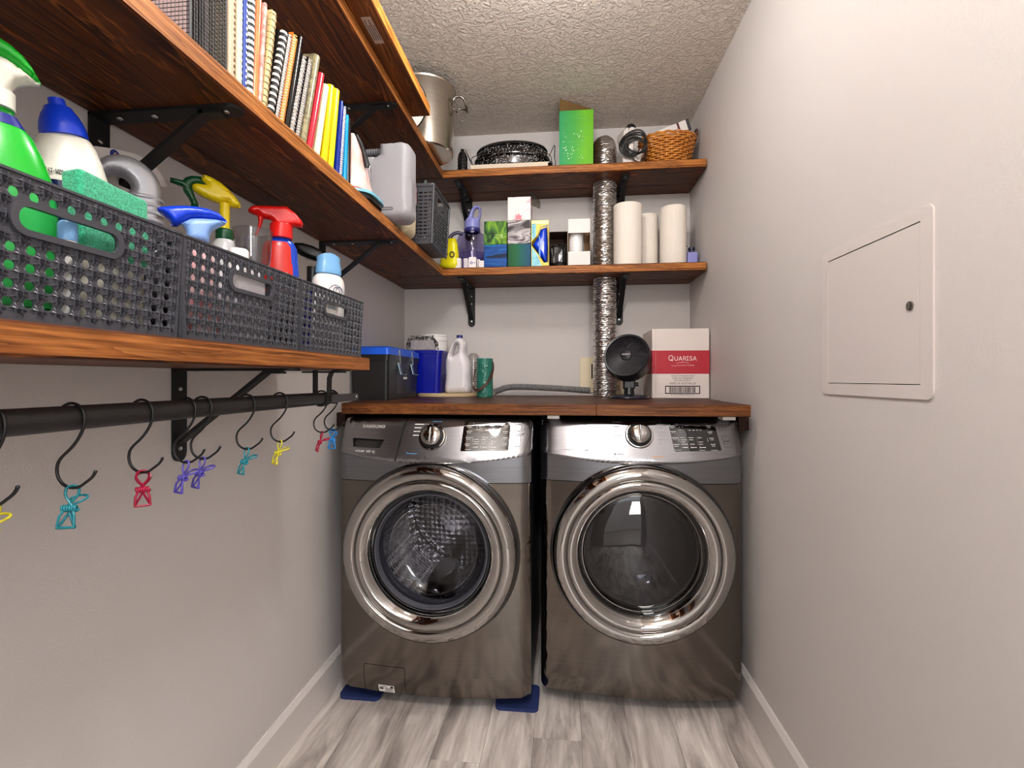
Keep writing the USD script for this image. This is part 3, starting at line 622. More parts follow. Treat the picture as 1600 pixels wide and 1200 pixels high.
# ------------------------------------------------------------------ three cane-pattern baskets on the lowest shelf: front face at x = 0 towards the room, length along +y
BL, BH, BD = .331, .158, .25
def cane_basket(label, loc):
    t = thing('cane_basket', label, 'basket', loc, group='grey cane-pattern baskets')
    P, Q = .0203, .0192; ins = .010
    def panel(L, handle, strands):
        nc = int((L - .012) / P); x0 = (L - nc * P) / 2 + P / 2
        nr = 7; z0 = .0205
        out = sbox(0, 0, L, BH - .004)
        hol, keep = [], None
        ring = rrect(L / 2 - .066, L / 2 + .066, .092, .130, .018) if handle else None
        for i in range(nc):
            for j in range(nr):
                c = Point(x0 + i * P, z0 + j * Q)
                if ring is not None and ring.buffer(.004).contains(c): continue
                h = c.buffer(.0054, quad_segs=3)
                if ring is not None: h = h.difference(ring)
                hol.append(h)
        if handle: hol.append(rrect(L / 2 - .058, L / 2 + .058, .099, .1235, .0115))
        sheet = out.difference(shapely.union_all(hol))
        m = [extr(sheet, .0016)]
        if strands:
            quad = lambda c, d, l, w, h: (c, d, l, w, h)
            bars = []
            for i in range(nc + 1):
                bx = x0 + (i - .5) * P
                for j in range(nr + 1):
                    bz = z0 + (j - .5) * Q
                    for o in (-.0029, .0029):
                        bars.append((bx + o, bz, .10 if o > 0 else -.10, Q * .54, .0010, .0042, 0))
                        bars.append((bx, bz + o, PI / 2 + (.13 if o > 0 else -.13), P * .54, .0010, .0037, 0))
                    bars.append((bx, bz, PI * .75 + PI, .0078, .0011, .0052, 0))
            for (bx, bz, ang, hl, hw, ht, _) in bars:
                if bx < .004 or bx > L - .004 or bz < .010 or bz > BH - .008: continue
                if handle and ring.contains(Point(bx, bz)): continue
                d = np.array([math.sin(ang), math.cos(ang)]); n = np.array([d[1], -d[0]]); c = np.array([bx, bz])
                a, b = c - d * hl, c + d * hl
                v = [np.r_[a + n * hw, .001], np.r_[a - n * hw, .001], np.r_[b + n * hw, .001], np.r_[b - n * hw, .001], np.r_[a * .7 + c * .3, .0012], np.r_[c * .5 + a * .5, ht], np.r_[c * .5 + b * .5, ht]]
                v = np.array([v[0], v[1], v[3], v[2], v[5], v[6]])
                f = np.array([[0, 3, 5], [0, 5, 4], [1, 4, 5], [1, 5, 2], [0, 4, 1], [3, 2, 5]])
                m.append(trimesh.Trimesh(v, f, process=False))
        return cat(m), ring
    def place(m, A):   # plan (s, z) with thickness d
        m = m.copy(); m.apply_transform(np.array(A)); return m
    tap = ins / BH
    # front: s -> y, z -> z, d -> x ; the foot is set back
    F = [[0, tap, 1, -ins], [1, 0, 0, 0], [0, 1, 0, 0], [0, 0, 0, 1.0]]
    m, ring = panel(BL, True, True)
    part(t, 'front_panel', place(m, F), M_BASK, False)
    rr_ = ring.difference(rrect(BL / 2 - .058, BL / 2 + .058, .099, .1235, .0115))
    part(t, 'handle_frame', place(extr(rr_, .006), F), M_BASK, False)
    m, _ = panel(BL, False, False)
    part(t, 'back_panel', place(m, [[0, -tap, -1, -BD + ins], [1, 0, 0, 0], [0, 1, 0, 0], [0, 0, 0, 1.0]]), M_BASK, False)
    m, _ = panel(BD - .004, False, False)
    part(t, 'end_panel', place(m, [[1, 0, 0, -BD + .002], [0, -tap, -1, ins], [0, 1, 0, 0], [0, 0, 0, 1.0]]), M_BASK, False)
    part(t, 'end_panel', place(m, [[1, 0, 0, -BD + .002], [0, tap, 1, BL - ins], [0, 1, 0, 0], [0, 0, 0, 1.0]]), M_BASK, False)
    part(t, 'base', box(-BD + ins, -ins + .001, ins, BL - ins, 0, .004), M_BASK, False)
    z1 = BH
    rim = rrect(-BD - .003, .0035, -.002, BL + .002, .006).difference(rrect(-BD + .003, -.003, .004, BL - .004, .004))
    lip = rrect(-BD - .0005, .0012, .0003, BL - .0003, .006).difference(rrect(-BD + .003, -.0035, .004, BL - .004, .004))
    part(t, 'rim', [plate(rim, .003, 'xy', z1 - .003), plate(lip, .011, 'xy', z1 - .013)], M_BASK, False)
    foot = rrect(-BD + ins - .002, -ins + .0035, ins - .002, BL - ins + .002, .005).difference(rrect(-BD + ins + .003, -ins - .002, ins + .003, BL - ins - .003, .004))
    part(t, 'foot_band', plate(foot, .009, 'xy', .0005), M_BASK, False)
    return t
BX = -.572
bk = cane_basket('grey cane-pattern basket nearest the camera, with the green sponge in it', (BX, .347, Z1))
copy_of(bk, (BX, .680, Z1), label='middle grey cane-pattern basket, with the bird-shaped spray bottle in it')
copy_of(bk, (BX, 1.013, Z1), label='far grey cane-pattern basket, with the red spray bottle and blue-capped bottle in it')
ZB = Z1 + .0045

# ---- what stands in the baskets; things that show their side profile are turned that way (profile in local y, z)
def turned(name, label, cat_, u0, x0, zb):
    phi = math.atan((800 - u0) / FPX) + YAW
    c = np.array([x0, -x0 / math.tan(phi)])
    d, n = np.array([math.cos(phi), math.sin(phi)]), np.array([-math.sin(phi), math.cos(phi)])
    t = thing(name, label, cat_, (c[0], c[1], zb), (0, 0, math.degrees(phi) - 90))
    def loc(u, v):
        r = _ray(u, v); k = (c @ n) / (r[:2] @ n)
        return (float((r[:2] * k - c) @ d), float(EYE + r[2] * k - zb))
    return t, (lambda pts: Polygon([loc(*q) for q in pts])), loc
# ---- what stands in the nearest basket
def outline(pts, x): return Polygon([tuple(at_x(u, v, x)[1:]) for u, v in pts])
GRN = pm('bright_green_plastic', (20, 168, 40), .25); GRND = pm('deep_green_plastic', (10, 96, 40), .3)
CREAM = pm('cream_plastic', (222, 218, 204), .35)
t, o, loc = turned('spray_bottle', 'tall green spray bottle with green and cream trigger head, at the picture edge', 'spray bottle', -8, -.668, ZB)
bx = lambda pr, sx=1., sy=1.: (lambda m: (m.apply_scale([sx, sy, 1]), m)[1])(solid(pr, 40))
part(t, 'bottle', bx([(.047, 0), (.052, .006), (.054, .05), (.0545, .11), (.054, .15), (.050, .178), (.042, .205), (.032, .228), (.020, .242), (.016, .25), (.016, .262)], .62, 1.0), GRN, 50)
part(t, 'label', bx([(.0552, .02), (.0556, .04), (.0555, .14), (.0515, .176)], .63, 1.0), pm('spray_label_green', (30, 150, 60), .35, noise=(26, (46, 176, 84))), 50)
part(t, 'neck_label', bx([(.0262, .2345), (.0205, .2445), (.0182, .2485)], .64, 1.02), pm('navy_label', (28, 34, 120), .3), 50)
top = [(-60, 30), (-20, 50), (0, 62), (18, 74), (36, 90), (50, 108), (62, 130), (64, 134), (48, 126), (28, 110), (8, 96), (-20, 84), (-60, 66)]
bot = [(-60, 60), (-20, 80), (8, 93), (28, 107), (48, 123), (63, 134), (46, 133), (28, 136), (20, 142), (15, 152), (12, 163), (-14, 166), (-26, 140), (-44, 128), (-60, 120)]
part(t, 'trigger_cover', puff(o(top), .036, .012, 'yz', 0), GRN, 50, label='bright green cover of the trigger head')
part(t, 'trigger_body', puff(o(bot), .030, .010, 'yz', 0), CREAM, 50, label='cream body of the trigger head')
part(t, 'collar', cyl((0, 0, .255), (0, 0, .275), .0175, 24), CREAM)
part(t, 'trigger', puff(Polygon([(-.05, .30), (-.042, .30), (-.040, .265), (-.05, .23), (-.058, .231), (-.05, .265)]), .014, .004, 'yz', 0), CREAM, 50)

t = thing('cleaner_bottle', 'white and dark blue cleaner bottle with angled blue cap, behind the green sponge', 'bottle', (-.70, .620, ZB), (0, 0, -40))
part(t, 'bottle', bx([(.040, 0), (.046, .006), (.047, .08), (.0475, .185), (.0465, .205)], .75, 1.0), pm('dark_blue_clear', (18, 22, 70), .12), 50)
part(t, 'shoulder', bx([(.0470, .204), (.0475, .209), (.0455, .222), (.039, .246), (.032, .266), (.027, .275), (.025, .277)], .76, 1.0), CREAM, 50, label='cream shoulder label')
BLUE = pm('royal_blue_plastic', (16, 62, 214), .3)
cp = [(.0265, 0), (.0265, .010), (.0245, .020), (.021, .030), (.0175, .036), (.0155, .041), (.0100, .043), (.0092, .053)]
part(t, 'cap', mv(bx(cp), (0, -.002, .274), (10, 0, 0)), BLUE, 40, label='royal blue cap with a short spout')
part(t, 'date_print', [mv(text('1042-MZD-17-11 LT', .0055, (.036, 0, .212), 'yz', .0008, True, .042), (0, -.004, 0))], M_INK, False)

def sponge_mat():
    n = {'t': ('texture_coordinate', {}), 'n': ('noise_texture', {'scale': 420.0, 'detail': 3.0}), 'r': ('rgb_ramp', {'ramp': [(.35, lin(18, 128, 90)), (.66, lin(52, 176, 132))]}), 'b': ('bump', {'strength': 1.0, 'distance': .0015}), 'p': ('principled_bsdf', {'roughness': .9, 'sheen_weight': .3})}
    return usdkit.material(stage, '/World/Looks/sponge_green', n, [('t.object', 'n.vector'), ('n.fac', 'r.fac'), ('r.color', 'p.base_color'), ('n.fac', 'b.height'), ('b.normal', 'p.normal')], surface='p.BSDF')
m = rbox(-.014, .014, -.052, .052, -.055, .055, .007, 2).subdivide().subdivide()
v = m.vertices; m.vertices = v + (meshkit.fbm(v * 60)[:, None] - .5) * np.array([.003, .003, .004])
single('sponge', mv(m, (-.612, .598, Z1 + .147), (-4, -6, 0)), sponge_mat(), 'thick green scouring sponge standing in the nearest basket', 'sponge', smooth=50)

SILV = pm('silver_grey_plastic', (176, 176, 180), .3, .35)
t = thing('handled_jug', 'silver grey plastic bottle with ribbed looped handle, behind the sponge', 'bottle', (-.752, .772, ZB), (0, 0, -45))
hand = Polygon(spline([(-.048, .19), (-.052, .238), (-.049, .280), (-.034, .309), (-.008, .320), (.022, .312), (.042, .288), (.046, .25), (.044, .19)], 40)).buffer(0)
hole = shapely.affinity.scale(Point(-.016, .268).buffer(.019), 1, .85)
part(t, 'handle', puff(hand.difference(hole), .042, .014, 'yz', 0, .005), SILV, 50)
part(t, 'grip_rib', [tube([(.0215 * math.cos(a), .020 + .028 * math.sin(a), z_) for a in np.linspace(-PI * .5, PI * .5, 9)], .0034, 6) for z_ in (.200, .213, .226, .239, .252)], SILV, 60)
part(t, 'body', rbox(-.028, .028, -.050, .046, 0, .196, .014, 2), SILV, 50)
crd = outline([(146, 228), (175, 232), (210, 240), (232, 250), (250, 270), (261, 290), (258, 293), (225, 286), (170, 278), (146, 270)], -.80)
t = thing('white_card', 'white card with a small round emblem, standing behind the silver grey bottle', 'card', (-.80, 0, 0), (0, 0, 0))
low = [tuple(q) for q in (at_x(225, 286, -.80)[1:], at_x(150, 276, -.80)[1:])]
card = crd.union(Polygon([(.765, Z1 + .01), (.865, Z1 + .01), (.865, 1.52), (.765, 1.53)]))
part(t, 'sheet', plate(card, .002, 'yz', -.001), M_PAPER, False)
cy, cz = at_x(179, 243, -.80)[1:]
part(t, 'emblem', plate(Point(cy, cz).buffer(.010).difference(Point(cy + .002, cz).buffer(.0055)), .0004, 'yz', .001), pm('emblem_blue', (40, 60, 140), .5), False)
part(t, 'emblem_centre', plate(Point(cy + .003, cz).buffer(.0045), .0004, 'yz', .001), pm('emblem_red', (196, 60, 50), .5), False)
part(t, 'printed_lines', [box(.001, .0014, cy + .014, cy + .044 - .006 * k, cz + .005 - k * .0045, cz + .0072 - k * .0045) for k in range(4)], M_INK, False)
t = thing('round_can', 'white canister low in the nearest basket, seen through the cane holes', 'canister', (-.617, .597, ZB))
part(t, 'body', bx([(.053, 0), (.055, .003), (.055, .082), (.053, .085)], .5, 1), CREAM, 40)
t = thing('printed_can', 'orange and white printed can at the left end of the nearest basket', 'can', (-.626, .405, ZB))
part(t, 'body', solid([(.033, 0), (.0345, .003), (.0345, .12), (.030, .132)], 32), pm('can_print', (214, 84, 28), .35, noise=(34, (232, 226, 214))), 40)
part(t, 'lid', solid([(.031, .1325), (.031, .142), (.029, .144)], 32), pm('dark_lid', (30, 40, 60), .4), 40)
t = thing('small_tube', 'small white tube with light blue cap standing beside the sponge', 'tube', (-.594, .527, ZB))
part(t, 'tube', solid([(.0095, 0), (.0095, .10)], 16), M_WHITE); part(t, 'cap', solid([(.0098, .1003), (.0098, .120), (.007, .124)], 16), pm('light_blue_plastic', (120, 172, 222), .3))

# ---- middle basket
YEL = pm('yellow_plastic', (228, 200, 18), .3); GRN2 = pm('dark_green_plastic', (4, 70, 36), .3); CLEARW = pm('milky_plastic', (206, 206, 204), .3)
t, o, loc = turned('bird_spray_bottle', 'milky spray bottle whose yellow and green trigger head looks like a long-beaked bird', 'spray bottle', 351, -.70, ZB)
Z = lambda q: (240 + q[0] / 8.57, 260 + q[1] / 8.57)
yel = [Z(q) for q in [(640, 150), (660, 124), (700, 122), (790, 160), (900, 225), (1000, 310), (1090, 410), (1150, 490), (1165, 520), (1160, 560), (1040, 550), (1000, 490), (900, 500), (800, 470), (640, 400), (540, 330), (512, 280), (525, 245), (600, 236), (720, 258), (650, 200)]]
part(t, 'bird_head', puff(o(yel), .03, .010, 'yz', 0, .004), YEL, 50, label='yellow bird-shaped trigger head')
grn = [Z(q) for q in [(225, 150), (390, 190), (430, 150), (510, 130), (640, 140), (660, 205), (715, 250), (600, 236), (530, 250), (512, 290), (540, 360), (560, 420), (600, 500), (600, 540), (490, 540), (505, 500), (470, 430), (400, 330), (385, 270), (220, 210)]]
part(t, 'trigger', puff(o(grn), .016, .006, 'yz', 0, .004), GRN2, 50, label='dark green trigger and nozzle')
ey, ez = o([Z((680, 165)), Z((690, 165)), Z((690, 172))]).centroid.coords[0]
part(t, 'eye', [mv(solid([(.0032, 0), (.0025, .0025)], 12), (.0105, ey, ez), (0, 90, 0))], M_INK)
part(t, 'neck', cyl((0, 0, .205), (0, 0, loc(350, 318)[1]), .0095, 20), YEL)
zc_ = loc(350, 367)[1]; part(t, 'collar', solid([(.0155, zc_ - .011), (.0165, zc_ - .008), (.0165, zc_ + .008), (.014, zc_ + .011)], 28), GRN2)
part(t, 'bottle', bx([(.029, 0), (.031, .01), (.031, zc_ - .075), (.029, zc_ - .05), (.022, zc_ - .02), (.0155, zc_ - .011)]), CLEARW, 50)
for k in range(5):
    a_, b_ = loc(*Z((915 - 4 * k, 335 + 26 * k))), loc(*Z((1040 + 8 * k, 385 + 22 * k)))
    part(t, 'feather_line', tube([(.0146, *a_), (.0138, *b_)], .0006, 5), pm('ochre_line', (190, 130, 20), .5))

LBL = pm('pale_blue_plastic', (128, 164, 222), .35)
t, o, loc = turned('blue_spray_bottle', 'spray bottle with broad blue top and pale blue neck, left in the middle basket', 'spray bottle', 309, -.635, ZB)
bl = [Z(q) for q in [(45, 570), (110, 548), (260, 538), (430, 535), (580, 548), (740, 580), (880, 640), (985, 745), (930, 745), (800, 712), (620, 700), (500, 705), (430, 735), (320, 800), (240, 800), (225, 740), (120, 650), (55, 600)]]
part(t, 'top', puff(o(bl), .034, .012, 'yz', 0, .004), BLUE, 50, label='royal blue top of the spray head')
lb = [Z(q) for q in [(370, 765), (500, 706), (640, 702), (800, 714), (980, 748), (955, 775), (870, 820), (790, 860), (755, 920), (740, 1030), (440, 1000), (440, 900), (420, 830)]]
part(t, 'neck', puff(o(lb), .030, .012, 'yz', 0, .004), LBL, 50, label='pale blue neck')
part(t, 'bottle', bx([(.029, 0), (.031, .008), (.031, .10), (.028, .135), (.018, .165)], .8, 1), pm('red_white_label', (206, 200, 200), .35, noise=(17, (190, 30, 40))), 50)

CLEAR = glassy('clear_plastic', (232, 232, 234), rough=.1, ior=1.6)
t = thing('clear_cup', 'clear plastic cup standing behind the red trigger', 'cup', (-.632, .936, ZB))
part(t, 'cup', lathe([(1e-4, .165), (.030, .165), (.032, .17), (.036, .234), (.0375, .238), (.036, .238), (.031, .172), (.029, .168), (1e-4, .168)], 36), CLEAR, 40)
part(t, 'stand', solid([(.016, 0), (.018, .16), (.017, .1645)], 30), pm('frosted', (206, 202, 202), .3), 40)
t = thing('white_canister', 'glossy white bottle with white cap, seen through the handle hole of the middle basket', 'bottle', (-.612, .863, ZB))
part(t, 'body', rbox(-.028, .028, -.044, .048, 0, .138, .012, 2), pm('white_glossy', (226, 222, 224), .2, noise=(12, (196, 190, 200))), 50)
part(t, 'cap', solid([(.0165, .139), (.0175, .141), (.0175, .176), (.015, .180)], 26), M_WHITE, 40)

RED = pm('red_plastic', (214, 22, 18), .3); RBL = pm('clear_blue_bottle', (20, 62, 176), .15)
t, o, loc = turned('red_spray_bottle', 'blue spray bottle with red trigger head and orange red label', 'spray bottle', 441, -.655, ZB)
Z = lambda q: (360 + q[0] / 6.314, 310 + q[1] / 6.314)
rd = [Z(q) for q in [(172, 118), (200, 85), (240, 74), (560, 86), (640, 150), (705, 225), (716, 262), (712, 290), (640, 280), (590, 285), (440, 275), (430, 245), (390, 210), (330, 200), (240, 160), (185, 140)]]
part(t, 'trigger_head', puff(o(rd), .032, .010, 'yz', 0, .004), RED, 50, label='red trigger head')
tg = [Z(q) for q in [(265, 160), (325, 175), (322, 220), (300, 290), (262, 368), (238, 362), (262, 300), (275, 230)]]
part(t, 'trigger', puff(o(tg), .014, .004, 'yz', 0, .003), RED, 50)
ny, nz = o([Z((410, 280)), Z((590, 290)), Z((590, 380)), Z((415, 368))]).centroid.coords[0]
part(t, 'collar', mv(solid([(.0235, -.0165), (.0245, -.014), (.0245, .014), (.023, .0165)], 32), (0, ny, nz)), RED)
zt = nz - .02
sil = lambda z0: [(.046, z0)]
part(t, 'bottle', mv(bx([(.046, 0), (.048, .006), (.0475, .06), (.0465, .11), (.040, .15), (.034, zt - .02), (.028, zt - .006), (.020, zt), (.020, zt + .004)], .62, 1.0), (0, ny, 0)), RBL, 50)
part(t, 'front_label', mv(bx([(.0478, .120), (.0422, .152), (.0362, zt - .02), (.030, zt - .007)], .63, 1.0), (0, ny - .004, 0)), pm('red_label', (196, 28, 16), .3), 50, label='orange red label')
part(t, 'lower_label', mv(bx([(.0490, .06), (.0486, .1135), (.0478, .1185)], .63, 1.0), (0, ny - .003, 0)), pm('blue_label', (40, 116, 190), .3, noise=(20, (110, 170, 214))), 50)
part(t, 'label_edge', mv(bx([(.0482, .1182), (.0478, .1212)], .64, 1.0), (0, ny - .004, 0)), M_WINK, 50)
YINK = pm('yellow_ink', (232, 190, 120), .5)
part(t, 'label_print', [box(.0265 - .003 * k, .029 - .003 * k, ny - .024 + .004 * k, ny + .016 - .003 * (k % 2), zz, zz + .0035) for k, zz in ((0, .150), (0, .156), (1, .170), (1, .176))], YINK, False)

# ---- far basket
t, o, loc = turned('dark_spray_bottle', 'dark blue bottle with wide black spray head in the far basket', 'spray bottle', 489, -.692, ZB)
bk_ = [Z(q) for q in [(640, 440), (720, 445), (820, 475), (890, 515), (940, 575), (962, 640), (900, 630), (860, 625), (760, 590), (690, 560), (640, 520), (610, 470)]]
part(t, 'spray_head', puff(o(bk_), .036, .012, 'yz', 0, .005), M_BLKP, 50, label='wide glossy black spray head')
part(t, 'head_line', tube([(.0185, -.02, .262), (.0185, .02, .256), (.017, .05, .243)], .0008, 5), pm('grey_line', (120, 120, 120), .4))
part(t, 'neck', solid([(.017, .178), (.0185, .182), (.0185, .20), (.016, .204), (.016, .245)], 28), M_BLKP)
part(t, 'bottle', bx([(.030, 0), (.032, .006), (.032, .12), (.030, .145), (.024, .170), (.017, .1785)]), pm('navy_clear', (14, 18, 96), .12), 50)
t = thing('blue_cap_bottle', 'white bottle with scalloped light blue cap, in the far basket', 'bottle', (-.634, 1.262, ZB), (0, 0, -30))
wb = [(.036, 0), (.039, .006), (.0395, .11), (.0405, .15), (.041, .190), (.038, .205), (.032, .213), (.029, .216)]
part(t, 'bottle', bx(wb, .75, 1.12), M_WHITE, 50)
m = lathe([(1e-4, .198), (.031, .198), (.033, .202), (.0325, .215), (.030, .228), (.029, .238), (.0302, .247), (.028, .2475), (1e-4, .240)], 48)
v = m.vertices; a_ = np.arctan2(v[:, 1], v[:, 0]); v[:, 2] += np.where(v[:, 2] > .235, .005 * np.cos(2 * a_ + .6), 0); v[:, 2] += .019; m.vertices = v; m.apply_scale([.78, 1.1, 1])
part(t, 'cap', m, pm('sky_blue_plastic', (116, 172, 220), .25), 50, label='scalloped light blue cap')
part(t, 'emblem', [tube([(.0322, .006 + .009 * math.cos(a) * 1.0 + dx, .156 + .011 * math.sin(a) + .014) for a in np.linspace(0, 2 * PI, 24)], .0007, 5) for dx in (-.003, .004)] + [tube([(.0312, .002 + .026 * math.cos(a), .152 + .034 * math.sin(a)) for a in np.linspace(.2, PI - .2, 20)], .0006, 5)], pm('emblem_navy', (40, 48, 110), .5))
part(t, 'lettering', mv(text('DOWNY', .013, (.0312, .004, .138), 'yz', .0008, True), (0, 0, 0)), M_INK, False)
t = thing('folded_leaflet', 'white printed leaflet standing behind the handle hole of the far basket', 'leaflet', (-.586, 1.162, ZB))
part(t, 'sheet', box(-.001, .001, -.055, .055, 0, .138), M_PAPER, False)
part(t, 'lettering', [text('LEGER', .010, (.0012, .020, .112), 'yz', .0004, False)] + [box(.0011, .0014, .004, .038 - .008 * k, .098 - .006 * k, .1 - .006 * k) for k in range(3)], pm('teal_ink', (70, 120, 140), .5), False)
part(t, 'leaf_stroke', [tube([(.0013, -.032, .095), (.0013, -.026, .11), (.0013, -.020, .135)], .0012, 5), tube([(.0013, -.034, .132), (.0013, -.028, .112), (.0013, -.026, .096)], .0012, 5)], M_INK)

# ------------------------------------------------------------------ middle left shelf: mesh organiser, notebooks, bag, tool case, tall basket
def quad_ring(r, n, th0=0, th1=2 * PI): return [(r * math.cos(a), r * math.sin(a)) for a in np.linspace(th0, th1, n)]
MESHM = pm('black_wire_mesh', (22, 22, 24), .5)
t = thing('mesh_organiser', 'black wire mesh file organiser left of the notebooks', 'file organiser', (-.845, .735, Z2))
for y_ in (0, .083):
    bars = []
    n = 34
    for i in range(n):
        bars.append(cyl((.002, y_, .002 + .245 * i / n), (.240, y_, .002 + .245 * i / n), .0007, 4))
    for i in range(n): bars.append(cyl((.002 + .238 * i / n, y_, .002), (.002 + .238 * i / n, y_, .247), .0007, 4))
    part(t, 'side_mesh', bars, MESHM, False)
bars = [cyl((.2405, .001, .002 + .0075 * i), (.2405, .082, .002 + .0075 * i), .0008, 4) for i in range(33)] + [cyl((.2405, .001 + .0062 * i, .002), (.2405, .001 + .0062 * i, .247), .0008, 4) for i in range(14)]
part(t, 'front_mesh', bars, MESHM, False)
part(t, 'frame', [tube([(.24, 0, .003), (.24, 0, .247), (.003, 0, .247), (.003, 0, .003)], .0022, 6, True), tube([(.24, .083, .003), (.24, .083, .247), (.003, .083, .247), (.003, .083, .003)], .0022, 6, True), cyl((.24, 0, .003), (.24, .083, .003), .0022, 6), cyl((.24, 0, .247), (.24, .083, .247), .0022, 6)], MESHM, False)
t2 = thing('folder_stack', 'pinkish folders standing inside the black mesh organiser', 'folders', (-.80, .745, Z2 + .004))
FOLD = [pm('folder_pink', (190, 160, 156), .7), pm('folder_dark', (50, 40, 40), .7), pm('folder_grey', (120, 108, 108), .7)]
for k in range(5): part(t2, 'folder', box(0, .17, .004 + .013 * k, .011 + .013 * k, 0, .235 - .006 * (k % 2)), FOLD[(0, 2, 1, 1, 2)[k]], False)

def spine_print(name, base, other, scale): return pm(name, base, .4, noise=(scale, other))
BOOKS = [  # label, spine centre y near its foot, at the top, top z, thickness, cover colour, binding, binding colour
    ('beige stitched notebook next to the mesh organiser', .834, .836, 1.92, .017, (188, 166, 140), 'stitch', (110, 80, 56)),
    ('cream notebook with white dotted spine between beige and blue ones', .853, .856, 1.925, .014, (224, 208, 170), 'stitch', (250, 248, 240)),
    ('royal blue notebook with white stitching', .8675, .872, 1.925, .010, (34, 62, 150), 'stitch', (236, 236, 240)),
    ('dark notebook with wide white plastic comb, right of the blue one', .884, .892, 1.925, .018, (20, 40, 40), 'comb', (228, 224, 214)),
    ('peach orange notebook right of the white comb', .9025, .915, 1.915, .014, (246, 168, 96), 'round', None),
    ('red and white patterned notebook between the peach and kraft ones', .915, .932, 1.91, .008, (202, 60, 50), 'pattern', (238, 228, 214)),
    ('kraft tan notebook with thin black wire rings', .931, .964, 1.915, .019, (214, 188, 134), 'wire', (70, 52, 36)),
    ('black notebook with large white comb teeth, right of the kraft one', .957, 1.004, 1.90, .017, (18, 16, 16), 'bigcomb', (206, 200, 194)),
    ('black notebook with fine white coil, left of the orange one', .978, 1.026, 1.912, .012, (22, 20, 22), 'coil', (226, 224, 224)),
    ('orange notebook with orange coil', .9965, 1.048, 1.925, .018, (232, 112, 28), 'coil', (252, 190, 96)),
    ('glossy black binder with bright highlight, right of the orange one', 1.0175, 1.070, 1.935, .016, (10, 9, 10), 'round', None),
    ('black notebook with wide silver coil', 1.037, 1.088, 1.902, .017, (16, 15, 18), 'coilwide', (214, 208, 208)),
    ('black notebook with dense silver coil beside the taupe one', 1.060, 1.114, 1.912, .018, (16, 15, 18), 'coil', (206, 200, 200)),
    ('taupe cloth-bound notebook with gilt flecks', 1.088, 1.150, 1.942, .022, (98, 90, 72), 'round', None),
    ('crimson glossy notebook left of the cream one', 1.116, 1.172, 1.912, .020, (206, 40, 58), 'round', None),
    ('ivory notebook between the crimson and yellow ones', 1.151, 1.196, 1.898, .020, (240, 226, 190), 'round', None),
    ('yellow notebook nearer the ivory one', 1.188, 1.226, 1.915, .022, (240, 208, 10), 'round', None),
    ('yellow notebook nearer the blue one', 1.222, 1.256, 1.923, .021, (244, 222, 24), 'round', None),
    ('dark blue notebook next to the second yellow one', 1.251, 1.279, 1.907, .010, (16, 44, 140), 'round', None),
    ('blue notebook with white coil, left of the cyan one', 1.273, 1.298, 1.905, .015, (24, 60, 190), 'coil', (220, 226, 240)),
    ('slim cyan notebook left of the black folder', 1.300, 1.313, 1.888, .013, (10, 150, 208), 'round', None),
    ('thin black folder at the right end of the notebook row', 1.322, 1.326, 1.886, .014, (10, 10, 12), 'round', None)]
PAGES = pm('pages', (226, 220, 206), .8)
XS = -.600
placed = []
for i, (lb, yb, yt, zt, th, rgb, bind, brgb) in enumerate(BOOKS):
    lean = math.atan((yt - yb) / (zt - 1.715))
    placed.append([yb - math.tan(lean) * (1.715 - Z2), lean, (zt - Z2) / math.cos(lean) - .004, th])
